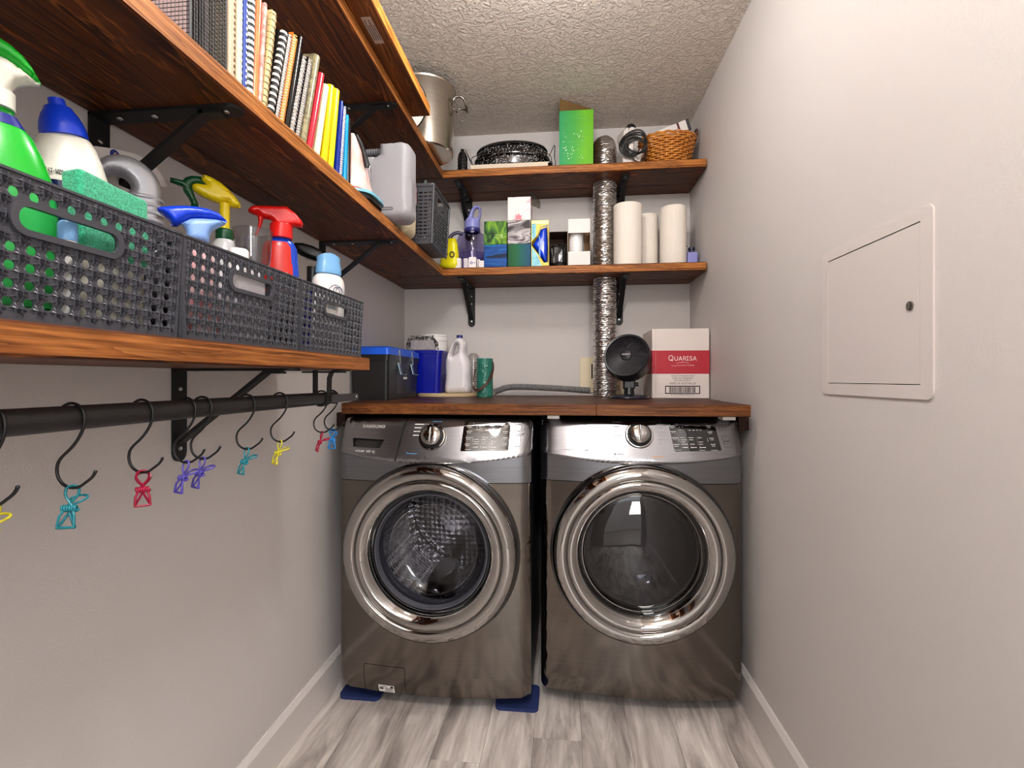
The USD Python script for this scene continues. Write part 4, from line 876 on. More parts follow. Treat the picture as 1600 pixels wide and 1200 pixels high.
for i, (lb, yb, yt, zt, th, rgb, bind, brgb) in enumerate(BOOKS):
    y0, lean, h, th = placed[i]
    if i:      # keep it clear of its left neighbour at the foot and at the head
        p = placed[i - 1]
        for f in (0, .5, 1):
            hh = f * min(h, p[2])
            gap = (y0 + math.tan(lean) * hh) - (p[0] + math.tan(p[1]) * hh) - (p[3] / math.cos(p[1]) + th / math.cos(lean)) / 2
            if gap < .0004:
                th = max(.006, th + (gap - .0006) * 1.2); 
                gap = (y0 + math.tan(lean) * hh) - (p[0] + math.tan(p[1]) * hh) - (p[3] / math.cos(p[1]) + th / math.cos(lean)) / 2
                if gap < .0004: y0 += .0008 - gap
        placed[i] = [y0, lean, h, th]
    lift = th / 2 * math.sin(lean)
    t = thing('notebook', lb, 'notebook', (XS, y0, Z2 + lift + .0006), (-math.degrees(lean), 0, 0), group=None)
    cm = pm(f'cover_{i}', rgb, .18 if bind == 'round' else .5, noise=((60, brgb) if bind == 'pattern' else (80, (170, 160, 120)) if 'gilt' in lb else (5, (236, 60, 60)) if 'peach' in lb else None))
    dep = .15 + .02 * ((i * 7) % 4) / 3
    ht = th / 2
    if bind in ('round', 'pattern', 'stitch'):
        p = shapely.union_all([sbox(-dep, -ht, -ht * .9, ht), Point(-ht, 0).buffer(ht, quad_segs=6)]) if th > .009 else rrect(-dep, 0, -ht, ht, ht * .5)
        inner = sbox(-dep - .01, -ht + .0012, -ht * 1.4, ht - .0012)
        part(t, 'cover', plate(p.difference(inner), h, 'xy', 0), cm, 40)
        part(t, 'pages', plate(sbox(-dep + .003, -ht + .0014, -ht * 1.5, ht - .0014), h - .006, 'xy', .003), PAGES, False)
        if bind == 'stitch':
            n = 22; part(t, 'stitching', [box(-.0006, .0009, -.0016, .0016, h * (k + .3) / n, h * (k + .75) / n) for k in range(n)] , pm(f'stitch_{i}', brgb, .6), False)
    else:
        sp = {'comb': .006, 'bigcomb': .006, 'wire': .003, 'coil': .0045, 'coilwide': .005}[bind]
        part(t, 'cover', [box(-dep, -sp, -ht, -ht + .0012, 0, h), box(-dep, -sp, ht - .0012, ht, 0, h)], cm, False)
        part(t, 'pages', box(-dep + .003, -sp - .001, -ht + .0014, ht - .0014, .003, h - .003), PAGES if bind != 'wire' else cm, False)
        bm = pm(f'binding_{i}', brgb, .3, .4 if 'silver' in lb else 0.)
        R_ = ht + .0003
        if bind in ('comb', 'bigcomb'):
            n = 15 if bind == 'bigcomb' else 19; w = .0068 if bind == 'bigcomb' else .0072
            ring = Point(-R_ * .8, 0).buffer(R_, quad_segs=6).difference(Point(-R_ * .8, 0).buffer(R_ - .0012, quad_segs=6)).intersection(sbox(-.1, -.1, .1, .1)).difference(sbox(-.1, -R_ * .5, -R_ * 1.0, R_ * .5))
            part(t, 'comb_binding', [plate(ring, w, 'xy', .004 + (h - .012) * k / (n - 1)) for k in range(n)], bm, 40, kind='stuff')
            part(t, 'comb_spine', plate(Point(-R_ * .8, 0).buffer(R_ - .0013, quad_segs=6), h - .002, 'xy', .001), cm, 40)
        elif bind == 'wire':
            n = 17; part(t, 'kraft_spine', plate(Point(-R_ * .9, 0).buffer(R_ - .0012, quad_segs=6), h, 'xy', 0), cm, 40)
            part(t, 'wire_binding', [tube([(-R_ * .9 + R_ * math.cos(a), R_ * math.sin(a), .008 + (h - .016) * k / (n - 1)) for a in np.linspace(-1.7, 1.7, 9)], .0006, 5) for k in range(n)], bm, 40, kind='stuff')
        else:
            n = 24 if bind == 'coilwide' else 34; a = np.linspace(0, 2 * PI * n, n * 9)
            part(t, 'coil_binding', tube(np.stack([-R_ * .85 + (ht - .0018) * np.cos(a), (ht - .0018) * np.sin(a), .004 + (h - .008) * a / a[-1]], 1), .0019 if bind == 'coilwide' else .00155, 5), bm, 50)

PINK = pm('pink_leather', (232, 168, 156), .32, noise=(14, (246, 222, 216)))
TRAYB = pm('sky_blue_tray', (120, 186, 206), .3)
t = thing('shallow_tray', 'flat light blue tray with dark underside, under the pink bag', 'tray', (-.655, 1.405, Z2))
p = Polygon(spline([(-.02, -.085), (.06, -.085), (.098, -.06), (.107, 0), (.098, .06), (.06, .085), (-.02, .085), (-.1, .08), (-.12, 0), (-.1, -.08)], 60, True))
part(t, 'tray_rim', plate(p, .008, 'xy', .0135), TRAYB, 40)
part(t, 'tray_foot', plate(p.buffer(-.006), .013, 'xy', .0005), M_BLKP, 40)
t = thing('pink_bag', 'small pink and white bag with black zip strap leaning right of the notebooks', 'bag', (-.655, 1.410, Z2 + .0218))
ms = []
rings = [(0, .072, .072), (.015, .076, .077), (.05, .072, .062), (.09, .066, .046), (.13, .060, .030), (.165, .052, .015), (.175, .048, .008)]
nseg = 36; V = []
for (z_, ax_, ay_) in rings:
    for a in np.arange(nseg) * 2 * PI / nseg:
        c, s_ = math.cos(a), math.sin(a)
        w = 1 + .03 * math.sin(5 * a + z_ * 60)
        V.append((np.sign(c) * abs(c) ** .6 * ax_ * w, np.sign(s_) * abs(s_) ** .6 * ay_ * w - .30 * z_ + .012, z_))
V = np.array(V + [(0, -.30 * .176 + .012, .176), (0, 0, 0)])
F_ = []
for i in range(len(rings) - 1):
    for j in range(nseg):
        a, b_, c, d_ = i * nseg + j, i * nseg + (j + 1) % nseg, (i + 1) * nseg + (j + 1) % nseg, (i + 1) * nseg + j
        F_ += [(a, b_, c), (a, c, d_)]
top_i, bot_i = len(V) - 2, len(V) - 1; L_ = (len(rings) - 1) * nseg
F_ += [(L_ + j, L_ + (j + 1) % nseg, top_i) for j in range(nseg)] + [((j + 1) % nseg, j, bot_i) for j in range(nseg)]
part(t, 'body', trimesh.Trimesh(V, np.array(F_), process=False), PINK, 60)
sp = np.array([(.052, -.040, .172), (.062, -.030, .15), (.0685, -.018, .12), (.0735, -.010, .09)])
zz = spline([tuple(q) for q in sp], 16)
part(t, 'zip_strap', [tube(zz, np.linspace(.004, .009, 16), 6)], M_BLKP, 60)
part(t, 'zip_pull', [tube([(.082, -.010 + .004 * math.cos(a), .083 + .010 * math.sin(a)) for a in np.linspace(0, 2 * PI, 16)], .0014, 5), box(.0795, .0825, -.012, -.006, .052, .074, .001)], M_SCREW, 40)
part(t, 'base_piping', tube([(np.sign(math.cos(a)) * abs(math.cos(a)) ** .6 * .0775, np.sign(math.sin(a)) * abs(math.sin(a)) ** .6 * .0785 + .012 - .004, .012) for a in np.linspace(0, 2 * PI, 60, endpoint=False)], .0022, 6, True), pm('red_piping', (206, 70, 64), .5), 60)

t = thing('tool_case', 'grey plastic tool case standing upright with ribbed carry handle', 'tool case', (-.79, 1.535, Z2 + .0005))
CASE = pm('case_grey', (152, 150, 154), .42, bump=(700, .0003))
H_, Wd = .258, .293
pl = rrect(0, Wd, 0, H_, .028, 8).difference(rrect(.05, .186, H_ - .042, H_ + .05, .012))
m = puff(pl, .098, .022, 'xz', .049, .012, .45)
part(t, 'shell', m, CASE, 50)
part(t, 'handle', [cyl((.045, .049, H_ - .016), (.19, .049, H_ - .016), .0105, 20)] + [mv(lathe([(.0105, -.0022), (.0125, 0), (.0105, .0022)], 18), (.06 + .0082 * k, .049, H_ - .016), (0, 90, 0)) for k in range(15)], pm('case_grip', (96, 95, 98), .5), 40)
sl = rrect(.192, .238, .030, .0385, .003)
part(t, 'moulded_slot', plate(sl.difference(sl.buffer(-.0014)), .0015, 'xz', -.0009), pm('case_shadow_grey', (70, 70, 74), .5), False)

CANV = pm('canvas_cream', (206, 192, 160), .9, bump=(240, .0015))
t = thing('canvas_pouch', 'cream canvas pouch between the tool case and the tall basket', 'pouch', (-.60, 1.735, Z2))
m = rbox(-.09, .052, -.06, .06, 0, .125, .03, 3); v = m.vertices; v += (meshkit.fbm(v * 40)[:, None] - .5) * .008; v[:, 2] = np.maximum(v[:, 2], 0); m.vertices = v
part(t, 'body', m, CANV, 60)
t = thing('red_packet', 'small red and white packet lying on the canvas pouch', 'packet', (-.585, 1.74, Z2 + .130))
part(t, 'packet', rbox(-.05, .038, -.045, .045, 0, .075, .008, 1), pm('red_packet', (200, 40, 36), .3, noise=(30, (230, 214, 208))), 40)

t = thing('tall_basket', 'tall dark grey woven-look plastic basket at the far end of the middle left shelf', 'basket', (-.580, 1.942, Z2))
TB = pm('dark_grey_basket', (62, 61, 66), .45)
def tb_panel(L, H, handle, L2):     # L wide at the foot, L2 at the head
    n, mrows = int(L / .0155), 13
    holes = []
    for j in range(mrows):
        for i in range(n):
            cx, cz = (i + .5) * L / n, .026 + j * .0138
            if (i + j) % 2 == 0 or True:
                holes.append(rrect(cx - .0058, cx + .0058, cz - .0022, cz + .0022, .0015, 2))
    hs = shapely.union_all(holes)
    if handle:
        hr_ = rrect(L / 2 - .055, L / 2 + .055, H - .070, H - .026, .014); hs = hs.difference(hr_.buffer(.008)).union(hr_)
    sh = sbox(0, 0, L, H).difference(hs.intersection(sbox(.006, .018, L - .006, H - .018)))
    m = extr(sh, .0022); k = m.vertices
    bars = []
    for j in range(mrows + 1):
        z_ = .026 + (j - .5) * .0138
        if handle and H - .078 < z_ < H - .018: continue
        for i in range(n):
            o_ = .0022 if (i + j) % 2 else .0
            bars.append(box(i * L / n + .001, (i + 1) * L / n - .001, z_ - .0038, z_ + .0038, .001, .0042 if o_ else .003))
    m = cat([m] + bars); v = m.vertices.copy()
    v[:, 0] = L / 2 + (v[:, 0] - L / 2) * (1 + (L2 / L - 1) * v[:, 1] / H); m.vertices = v; return m
Hh, lx, ly, fx, fy = .225, .150, .225, .174, .25
def leanp(m, A): m = m.copy(); m.apply_transform(np.array(A)); return m
tx, ty = (fx - lx) / 2 / Hh, (fy - ly) / 2 / Hh
m = tb_panel(lx, Hh, False, fx)
part(t, 'end_panel', leanp(m, [[1, 0, 0, -lx / 2], [0, -ty, -1, -ly / 2], [0, 1, 0, 0], [0, 0, 0, 1.0]]), TB, False)
part(t, 'end_panel', leanp(m, [[1, 0, 0, -lx / 2], [0, ty, 1, ly / 2], [0, 1, 0, 0], [0, 0, 0, 1.0]]), TB, False)
m = tb_panel(ly, Hh, True, fy)
part(t, 'side_panel', leanp(m, [[0, tx, 1, lx / 2], [1, 0, 0, -ly / 2], [0, 1, 0, 0], [0, 0, 0, 1.0]]), TB, False)
part(t, 'side_panel', leanp(m, [[0, -tx, -1, -lx / 2], [1, 0, 0, -ly / 2], [0, 1, 0, 0], [0, 0, 0, 1.0]]), TB, False)
part(t, 'base', box(-lx / 2, lx / 2, -ly / 2, ly / 2, 0, .004), TB, False)
rim = rrect(-fx / 2 - .005, fx / 2 + .005, -fy / 2 - .005, fy / 2 + .005, .012).difference(rrect(-fx / 2 + .001, fx / 2 - .001, -fy / 2 + .001, fy / 2 - .001, .009))
part(t, 'rim', plate(rim, .012, 'xy', Hh - .010), TB, False)
part(t, 'corner_post', [tube([(sx * (lx / 2 + .001), sy * (ly / 2 + .001), 0), (sx * (fx / 2 + .001), sy * (fy / 2 + .001), Hh - .004)], .006, 8) for sx in (-1, 1) for sy in (-1, 1)], TB, 40)
t = thing('black_cap_bottle', 'clear bottle with black ribbed cap rising out of the tall basket', 'bottle', (-.566, 1.955, Z2 + .005))
part(t, 'bottle', lathe([(1e-4, 0), (.032, 0), (.034, .01), (.034, .215), (.030, .235), (.017, .247), (.015, .250), (.015, .256)], 30), glassy('smoky_clear', (170, 170, 172), rough=.05), 50)
part(t, 'cap', [solid([(.0165, .252), (.017, .254), (.017, .262)], 24), solid([(.0135, .262), (.0135, .268), (.0165, .270), (.0165, .286), (.015, .288)], 24)], M_BLKP, 40)
t = thing('white_cloth', 'white cloth showing in the handle hole of the tall basket', 'cloth', (-.526, 1.945, Z2 + .004))
m = rbox(-.012, .010, -.05, .05, 0, .185, .010, 2).subdivide(); v = m.vertices; v += (meshkit.fbm(v * 55)[:, None] - .5) * .006; m.vertices = v
m = mv(m, (-.0, 0, 0)); part(t, 'cloth', m, pm('white_cloth', (226, 222, 218), .9), 60)

# ------------------------------------------------------------------ top left corner: stock pot
t = thing('stock_pot', 'tall stainless steel stock pot with looped side handles in the top corner', 'pot', (-.605, 2.085, Z3 + .0005))
part(t, 'body', lathe([(1e-4, 0), (.118, 0), (.124, .006), (.1335, .27), (.137, .276), (.1375, .280), (.135, .281), (.131, .276), (.121, .01), (1e-4, .008)], 64), M_POT, 40)
def pot_handle(ang):
    P = spline([(.132, -.045, .215), (.144, -.048, .228), (.170, -.046, .226), (.184, -.030, .205), (.188, 0, .193), (.184, .030, .205), (.170, .046, .226), (.144, .048, .228), (.132, .045, .215)], 40)
    m = tube(P, .0056, 8); r_ = [mv(solid([(.005, 0), (.004, .002)], 10), (.131, y_, z_), (0, 90, 0)) for y_ in (-.032, .032) for z_ in (.215, .205)]
    return mv(cat([m] + r_), (0, 0, 0), (0, 0, ang))
for a in (5, 185): part(t, 'side_handle', pot_handle(a), M_CHROME, 50)
t = thing('white_plate', 'white round plate with dark rim leaning against the stock pot', 'plate', (-.648, 1.885, Z3 + .1125), (98, 0, 0))
part(t, 'disc', solid([(.108, 0), (.109, .003), (.108, .006)], 48), M_WHITE, 40)
part(t, 'rim', lathe([(.1085, -.001), (.1115, .0), (.1115, .007), (.1085, .007)], 48), M_BLKP, 40)
t = thing('black_bottle', 'small glossy black ridged bottle at the foot of the stock pot', 'bottle', (-.478, 2.285, Z3 + .0005))
part(t, 'bottle', solid([(.020, 0), (.023, .004), (.023, .075), (.019, .092), (.010, .102), (.009, .112)], 28), M_GLOSS, 40)
part(t, 'ridge', [mv(lathe([(.0228, -.002), (.0246, 0), (.0228, .002)], 24), (0, 0, z_)) for z_ in (.02, .035, .05, .065)], M_BLKP, 40)

# ------------------------------------------------------------------ upper back shelf
t = thing('white_flat_box', 'flat cream board box under the enamel roaster', 'box', (-.255, 2.385, Z3 + .0005))
part(t, 'box', box(-.184, .184, -.110, .110, 0, .034, .0015), pm('cream_board', (216, 200, 178), .75), False)
def enamel():
    n = {'t': ('texture_coordinate', {}), 'v': ('voronoi_texture', {'scale': 130.0}), 'r': ('rgb_ramp', {'ramp': [(.2, lin(220, 220, 224)), (.3, lin(10, 9, 11))]}), 'p': ('principled_bsdf', {'roughness': .15, 'coat_weight': .6})}
    return usdkit.material(stage, '/World/Looks/speckled_enamel', n, [('t.object', 'v.vector'), ('v.distance', 'r.fac'), ('r.color', 'p.base_color')], surface='p.BSDF')
EN = enamel()
ell = lambda pr, sx, sy: (lambda m: (m.apply_scale([sx, sy, 1]), m)[1])(lathe(pr, 64))
t = thing('roasting_pan', 'oval black speckled enamel roaster with lid on the flat box', 'roaster', (-.252, 2.392, Z3 + .036))
part(t, 'pan', ell([(1e-4, 0), (.135, 0), (.160, .012), (.168, .040), (.174, .046), (.170, .047)], 1.0, .60), EN, 40)
part(t, 'lid', ell([(.170, .0475), (.185, .050), (.187, .056), (.180, .060), (.176, .085), (.165, .103), (.150, .112), (.11, .117), (1e-4, .119)], 1.0, .60), EN, 40)
part(t, 'lid_rim', ell([(.150, .108), (.172, .101), (.176, .098), (.172, .108), (.155, .117), (.148, .114)], 1.0, .60), M_GLOSS, 40)
for s_ in (-1, 1): part(t, 'ear_handle', puff(rrect(-.018, .018, -.035, .035, .015), .012, .006, 'xy', .034).apply_translation([s_ * .182, 0, 0]), EN, 40)
t = thing('roasting_rack', 'thin bent wire rack with tall end handles around the roaster', 'wire rack', (-.252, 2.392, Z3 + .036))
WIRE = pm('rack_wire', (96, 84, 80), .3, 1.)
e = [(.196 * np.sign(math.cos(a)) * abs(math.cos(a)) ** .5, .119 * np.sign(math.sin(a)) * abs(math.sin(a)) ** .5, .047) for a in np.linspace(0, 2 * PI, 60, endpoint=False)]
part(t, 'rim_wire', tube(e, .0016, 6, True), WIRE, 50)
for s_ in (-1, 1):
    part(t, 'end_handle', tube(spline([(s_ * .176, -.117, .006), (s_ * .198, -.119, .045), (s_ * .207, -.116, .066), (s_ * .210, 0, .070), (s_ * .207, .116, .066), (s_ * .198, .119, .045), (s_ * .176, .117, .006)], 40), .0018, 6), WIRE, 50)
    part(t, 'side_wire', tube([(s_ * .15, -.119, .047), (s_ * .148, -.120, .004)], .0014, 6), WIRE, 50)

# green carton standing open
def grad_mat(name, stops, axis, lo, hi):
    n = {'t': ('texture_coordinate', {}), 's': ('separate_xyz', {}), 'a': ('math', {'math_type': 'subtract', 'value2': lo}), 'd': ('math', {'math_type': 'divide', 'value2': hi - lo, 'use_clamp': True}),
         'r': ('rgb_ramp', {'ramp': [(p, lin(*c)) for p, c in stops]}), 'p': ('principled_bsdf', {'roughness': .5, 'specular_ior_level': .25})}
    return usdkit.material(stage, '/World/Looks/' + name, n, [('t.object', 's.vector'), (f's.{axis}', 'a.value1'), ('a.value', 'd.value1'), ('d.value', 'r.fac'), ('r.color', 'p.base_color')], surface='p.BSDF')
GBOX = grad_mat('green_print', [(0, (40, 146, 90)), (.45, (70, 162, 62)), (.75, (104, 178, 30)), (1, (96, 168, 30))], 'x', 0, .155)
KRAFT = pm('kraft_inside', (112, 84, 42), .8)
t = thing('green_carton', 'tall green printed carton with brown inside and open top flap', 'carton', (-.018, 2.252, Z3 + .0005))
H_ = .252
part(t, 'front', box(0, .155, 0, .002, 0, H_), GBOX, False)
part(t, 'side', box(0, .002, .002, .20, 0, H_), pm('pale_green_side', (196, 200, 170), .5), False); part(t, 'side', box(.153, .155, .002, .20, 0, H_), KRAFT, False)
part(t, 'back', box(.002, .153, .198, .20, 0, H_), KRAFT, False); part(t, 'base', box(.002, .153, .002, .198, 0, .002), KRAFT, False)
A_, B__ = np.array([.004, .004]), np.array([.151, .098]); nn = np.array([.5, -.8]) * .002
m = trimesh.convex.convex_hull(np.array([(q[0] + o_[0], q[1] + o_[1], z_) for q in (A_, B__) for o_ in (nn * 0, -nn) for z_ in (H_ - .03, H_ + .058)]))
part(t, 'inner_flap', m, KRAFT, False, label='brown inner flap standing up out of the carton')
m = trimesh.convex.convex_hull(np.array([(.0, .004, H_), (.0, .10, H_), (-.004, .006, H_ + .045), (-.004, .09, H_ + .04), (.002, .004, H_), (.002, .10, H_), (-.002, .006, H_ + .045), (-.002, .09, H_ + .04)]))
part(t, 'side_flap', m, KRAFT, False)
rg = random.Random(4)
part(t, 'white_specks', [mv(solid([(.0012 + .0016 * rg.random(), 0), (.001, .0002)], 8), (.01 + .1 * rg.random(), -.0001, .03 + .13 * rg.random()), (90, 0, 0)) for k in range(34)], pm('speck_white', (214, 236, 210), .5), False, kind='stuff')
part(t, 'fine_print', [box(.012, .135 - .03 * rg.random(), -.0004, 0, .235 - .0085 * k, .2364 - .0085 * k) for k in range(18)], pm('green_ink', (70, 160, 80), .5), False, kind='stuff')

# hair dryer with its flex wound about it
t = thing('hair_dryer', 'white folding hair dryer with its black flex wound around it', 'hair dryer', (.318, 2.335, Z3 + .0005))
WH = pm('warm_white_plastic', (222, 214, 208), .3)
part(t, 'handle', tube(spline([(-.010, -.045, .045), (-.008, -.045, .10), (-.004, -.040, .15), (-.002, -.036, .172)], 20), [.0155] * 6 + [.0165] * 8 + [.019] * 6, 16), WH, 50)
part(t, 'barrel', mv(solid([(.030, 0), (.036, .006), (.038, .05), (.034, .10), (.030, .105)], 32), (-.004, -.04, .150), (-78, 0, 14)), WH, 40)
part(t, 'stand_foot', rbox(-.045, .022, -.045, .03, 0, .052, .008, 2), WH, 40)
part(t, 'side_wing', mv(rbox(-.012, .012, -.02, .02, -.035, .035, .006, 1), (.034, -.01, .05), (0, 25, 0)), WH, 40)
FX = pm('black_flex', (16, 15, 16), .4)
loops = []
for k in range(6):
    ctr = np.array([-.002 + .004 * k, -.066 - .004 * (k % 3), .095 - .004 * k]); ra, rb_ = .054 - .003 * k, .058 - .006 * k
    loops.append(tube([ctr + [ra * math.cos(a) * 1.1, -.006 * math.sin(2 * a + k), rb_ * math.sin(a) + .014 * math.cos(a) * (1 - .3 * k)] for a in np.linspace(0, 2 * PI, 40, endpoint=False)], .0036, 8, True))
part(t, 'wound_flex', loops, FX, 60)
part(t, 'loose_flex', [tube(spline([(.035, -.07, .14), (.056, -.06, .11), (.058, -.055, .06), (.05, -.06, .02), (.02, -.068, .008), (-.005, -.068, .03), (-.012, -.064, .048)], 40), .0034, 8)], FX, 60)
part(t, 'plug', mv(solid([(.010, 0), (.011, .006), (.008, .014)], 16), (-.012, -.064, .052), (90, 0, 0)), pm('plug_grey', (70, 70, 70), .4), 40)
part(t, 'cap', mv(solid([(.022, 0), (.023, .02), (.016, .03)], 20), (-.006, -.03, .166)), FX, 40)

# wicker basket
t = thing('wicker_basket', 'round honey-coloured wicker basket with a looped handle in the right corner', 'basket', (.492, 2.39, Z3 + .0005))
def wick():
    return pm('honey_wicker', (214, 140, 52), .35, noise=(40, (176, 98, 26)), coat_weight=.5)
WK = wick(); bars = []
nst, nrow = 32, 14
rad = lambda z_: .088 + .34 * z_ - .3 * z_ * z_
for j in range(nrow):
    z_ = .006 + j * .0096
    pts = []
    for i in range(nst):
        a = i * 2 * PI / nst; k = .0040 * (1 if (i + j) % 2 else -1)
        pts.append(((rad(z_) + k) * math.cos(a), (rad(z_) + k) * math.sin(a) * .95, z_ + .010 * (z_ / .14) * math.cos(a) ** 2))
    bars.append(tube(spline(pts, nst * 4, True), .0049, 6, True))
part(t, 'woven_wall', bars, WK, 50, kind='stuff')
part(t, 'stakes', [tube([(rad(z_) * math.cos(a), rad(z_) * math.sin(a) * .95, z_ + .010 * (z_ / .14) * math.cos(a) ** 2) for z_ in np.linspace(.002, .138, 6)], .0022, 5) for a in np.arange(nst) * 2 * PI / nst], WK, 50, kind='stuff')
part(t, 'liner', ell([(1e-4, .004), (.080, .004), (.122, .128)], 1, .95), pm('wicker_inner', (120, 66, 20), .7), 40)
part(t, 'rim_braid', tube([((rad(.138) + .003 * math.sin(18 * a)) * math.cos(a), (rad(.138) + .003 * math.sin(18 * a)) * math.sin(a) * .95, .141 + .010 * math.cos(a) ** 2 + .002 * math.cos(18 * a)) for a in np.linspace(0, 2 * PI, 160, endpoint=False)], .0058, 6, True), WK, 50)
part(t, 'handle', tube(spline([(.122, -.03, .125), (.132, -.032, .165), (.134, -.022, .192), (.134, 0, .200), (.134, .022, .192), (.132, .032, .165), (.122, .03, .125)], 40), .0038, 8), pm('dark_cane', (84, 46, 26), .4), 50)
t = thing('white_carton', 'white carton with dark stripes tilted in the wicker basket', 'carton', (.522, 2.395, Z3 + .166), (8, -20, 0))
part(t, 'box', box(-.08, .075, -.05, .05, 0, .050, .001), M_PAPER, False)
part(t, 'stripe', box(.018, .028, -.0506, .0506, -.0003, .0505), pm('maroon_ink', (100, 40, 52), .5), False)
part(t, 'stripe', box(.062, .0757, -.0506, .0506, -.0003, .0505), pm('dark_stripe', (60, 54, 60), .5), False)
t = thing('dark_red_book', 'dark red booklet standing in the left of the wicker basket', 'book', (.428, 2.365, Z3 + .118), (0, -42, 0))
part(t, 'cover', box(-.028, .06, -.055, .03, 0, .012, .001), pm('dark_red', (84, 14, 34), .4), False)
part(t, 'pages', box(-.027, .0605, -.0555, .029, .002, .010), PAGES, False)
t = thing('grey_cup', 'small grey metal cup peeking out behind the white carton', 'cup', (.425, 2.445, Z3 + .112))
part(t, 'cup', lathe([(1e-4, 0), (.026, 0), (.030, .06), (.031, .068), (.029, .068), (.025, .004), (1e-4, .004)], 28), M_POT, 40)

# ------------------------------------------------------------------ foil duct through both shelves
t = thing('foil_duct', 'crinkled silver foil dryer duct rising from the counter through both back shelves', 'duct', (HX, HY, CT + .0005))
def foil(path, r, nseg=56, amp=.0035, pitch=.0088, seed=1):
    p = np.array(path, float); L = np.r_[0, np.cumsum(np.linalg.norm(np.diff(p, axis=0), axis=1))]
    n = int(L[-1] / (pitch / 4)); u = np.linspace(0, L[-1], n)
    c = np.stack([np.interp(u, L, p[:, k]) for k in range(3)], 1)
    rr = r + amp * .5 * np.abs(np.sin(u * PI / pitch)) - amp * .3
    m = tube(c, rr, nseg); v = m.vertices.copy()
    k = n * nseg
    ctr = np.repeat(c, nseg, 0); d = v[:k] - ctr; dn = d / np.linalg.norm(d, axis=1, keepdims=True)
    nz = meshkit.noise(np.c_[v[:k, 0] * 90, v[:k, 1] * 90, v[:k, 2] * 210], seed) - .5 + .6 * (meshkit.noise(v[:k] * 260, seed + 3) - .5)
    v[:k] += dn * (nz * amp * 1.25)[:, None]; m.vertices = v; return m
P = [(0, 0, .0)] + [(0, 0, z_) for z_ in np.linspace(.02, 1.175, 12)] + [(0, .0 + .075 * (1 - math.cos(a)) , 1.175 + .06 * math.sin(a)) for a in np.linspace(.15, PI / 2, 10)]
part(t, 'foil_sleeve', foil(spline(P, 120), .0545), pm('foil', (216, 212, 208), .27, 1.), 22)
m = tube([(0, 0, .0), (0, 0, .004)], .0585, 40)
part(t, 'wire_hoop', [mv(tube([(.0575 * math.cos(a), .0575 * math.sin(a), 0) for a in np.linspace(0, 2 * PI, 36, endpoint=False)], .0009, 5, True), (0, 0, .03 + .0352 * k)) for k in range(32) if not any(abs(.03 + .0352 * k + CT - (z_ - .019)) < .03 for z_ in (Z2, Z3))], pm('duct_wire', (150, 146, 142), .3, 1.), 50, kind='stuff')

# ------------------------------------------------------------------ lower back shelf
zb2 = Z2 + .0005
t = thing('yellow_bag', 'crumpled yellow plastic bag with black lettering behind the tall basket', 'bag', (-.538, 2.286, zb2))
m = rbox(-.045, .045, -.035, .035, 0, .150, .026, 3); v = m.vertices.copy(); v[:, 0] *= 1 - .3 * (v[:, 2] / .155) ** 2; v[:, 1] *= 1 - .5 * (v[:, 2] / .155) ** 2; v += (meshkit.fbm(v * 45) [:, None] - .5) * .014; v[:, 2] = np.maximum(v[:, 2], 0); m.vertices = v
part(t, 'bag', m, pm('yellow_film', (226, 214, 20), .25), 60)
part(t, 'lettering', [text('T', .022, (-.012, -.0362, .044), 'xz', .003, True), text('O', .026, (.017, -.0362, .052), 'xz', .003, True), text('MAS', .017, (.004, -.0362, .012), 'xz', .003, True)] if False else [text('T', .022, (-.012, -.0352, .044), 'xz', .002, True), text('O', .026, (.017, -.0352, .052), 'xz', .002, True)], M_INK, False)
LAV = glassy('lavender_clear', (216, 212, 238), rough=.05, ior=1.5)
LAVP = pm('lavender_plastic', (140, 142, 206), .35)
t = thing('water_jug', 'large clear lavender water jug with lavender spout cap and side handle', 'water jug', (-.452, 2.395, zb2))
part(t, 'body', lathe([(1e-4, 0), (.070, 0), (.077, .006), (.077, .105), (.073, .112), (.073, .118), (.077, .125), (.077, .165), (.070, .188), (.048, .205), (.036, .211), (.034, .214)], 44), LAV, 40)
part(t, 'inner_water_wall', lathe([(1e-4, .004), (.068, .004), (.0745, .01), (.0745, .10)], 40), glassy('lavender_inner', (222, 219, 240), rough=.1), 40)
part(t, 'neck_ring', lathe([(.0345, .209), (.041, .2105), (.041, .223), (.0345, .226)], 36), pm('indigo_plastic', (50, 50, 120), .3), 40)
part(t, 'cap', solid([(.036, .226), (.039, .229), (.039, .262), (.034, .268)], 36), LAVP, 40)
loop = Polygon([(-.036, .262), (-.018, .282), (-.004, .318), (.010, .336), (.030, .340), (.042, .328), (.044, .300), (.036, .270), (.034, .262)]).buffer(.002).difference(Polygon([(.004, .285), (.012, .318), (.024, .327), (.033, .320), (.034, .296), (.028, .283)]).buffer(.002))
part(t, 'cap_loop', puff(loop, .030, .006, 'xz', 0, .006, .6), LAVP, 50)
part(t, 'side_handle', tube(spline([(-.045, -.02, .195), (-.085, -.028, .198), (-.107, -.03, .175), (-.108, -.03, .150), (-.088, -.025, .128), (-.074, -.02, .128)], 30), .0085, 10), pm('dark_lavender_clear', (58, 54, 78), .25), 50)
part(t, 'clip', rbox(.0, .017, -.080, -.074, .182, .196, .003, 1) if False else rbox(-.0, .018, -.0455, -.039, .196, .206, .003, 1), M_WHITE, 40)
WB = pm('white_medicine_box', (236, 228, 228), .5); PURP = pm('violet_ink', (92, 60, 130), .5)
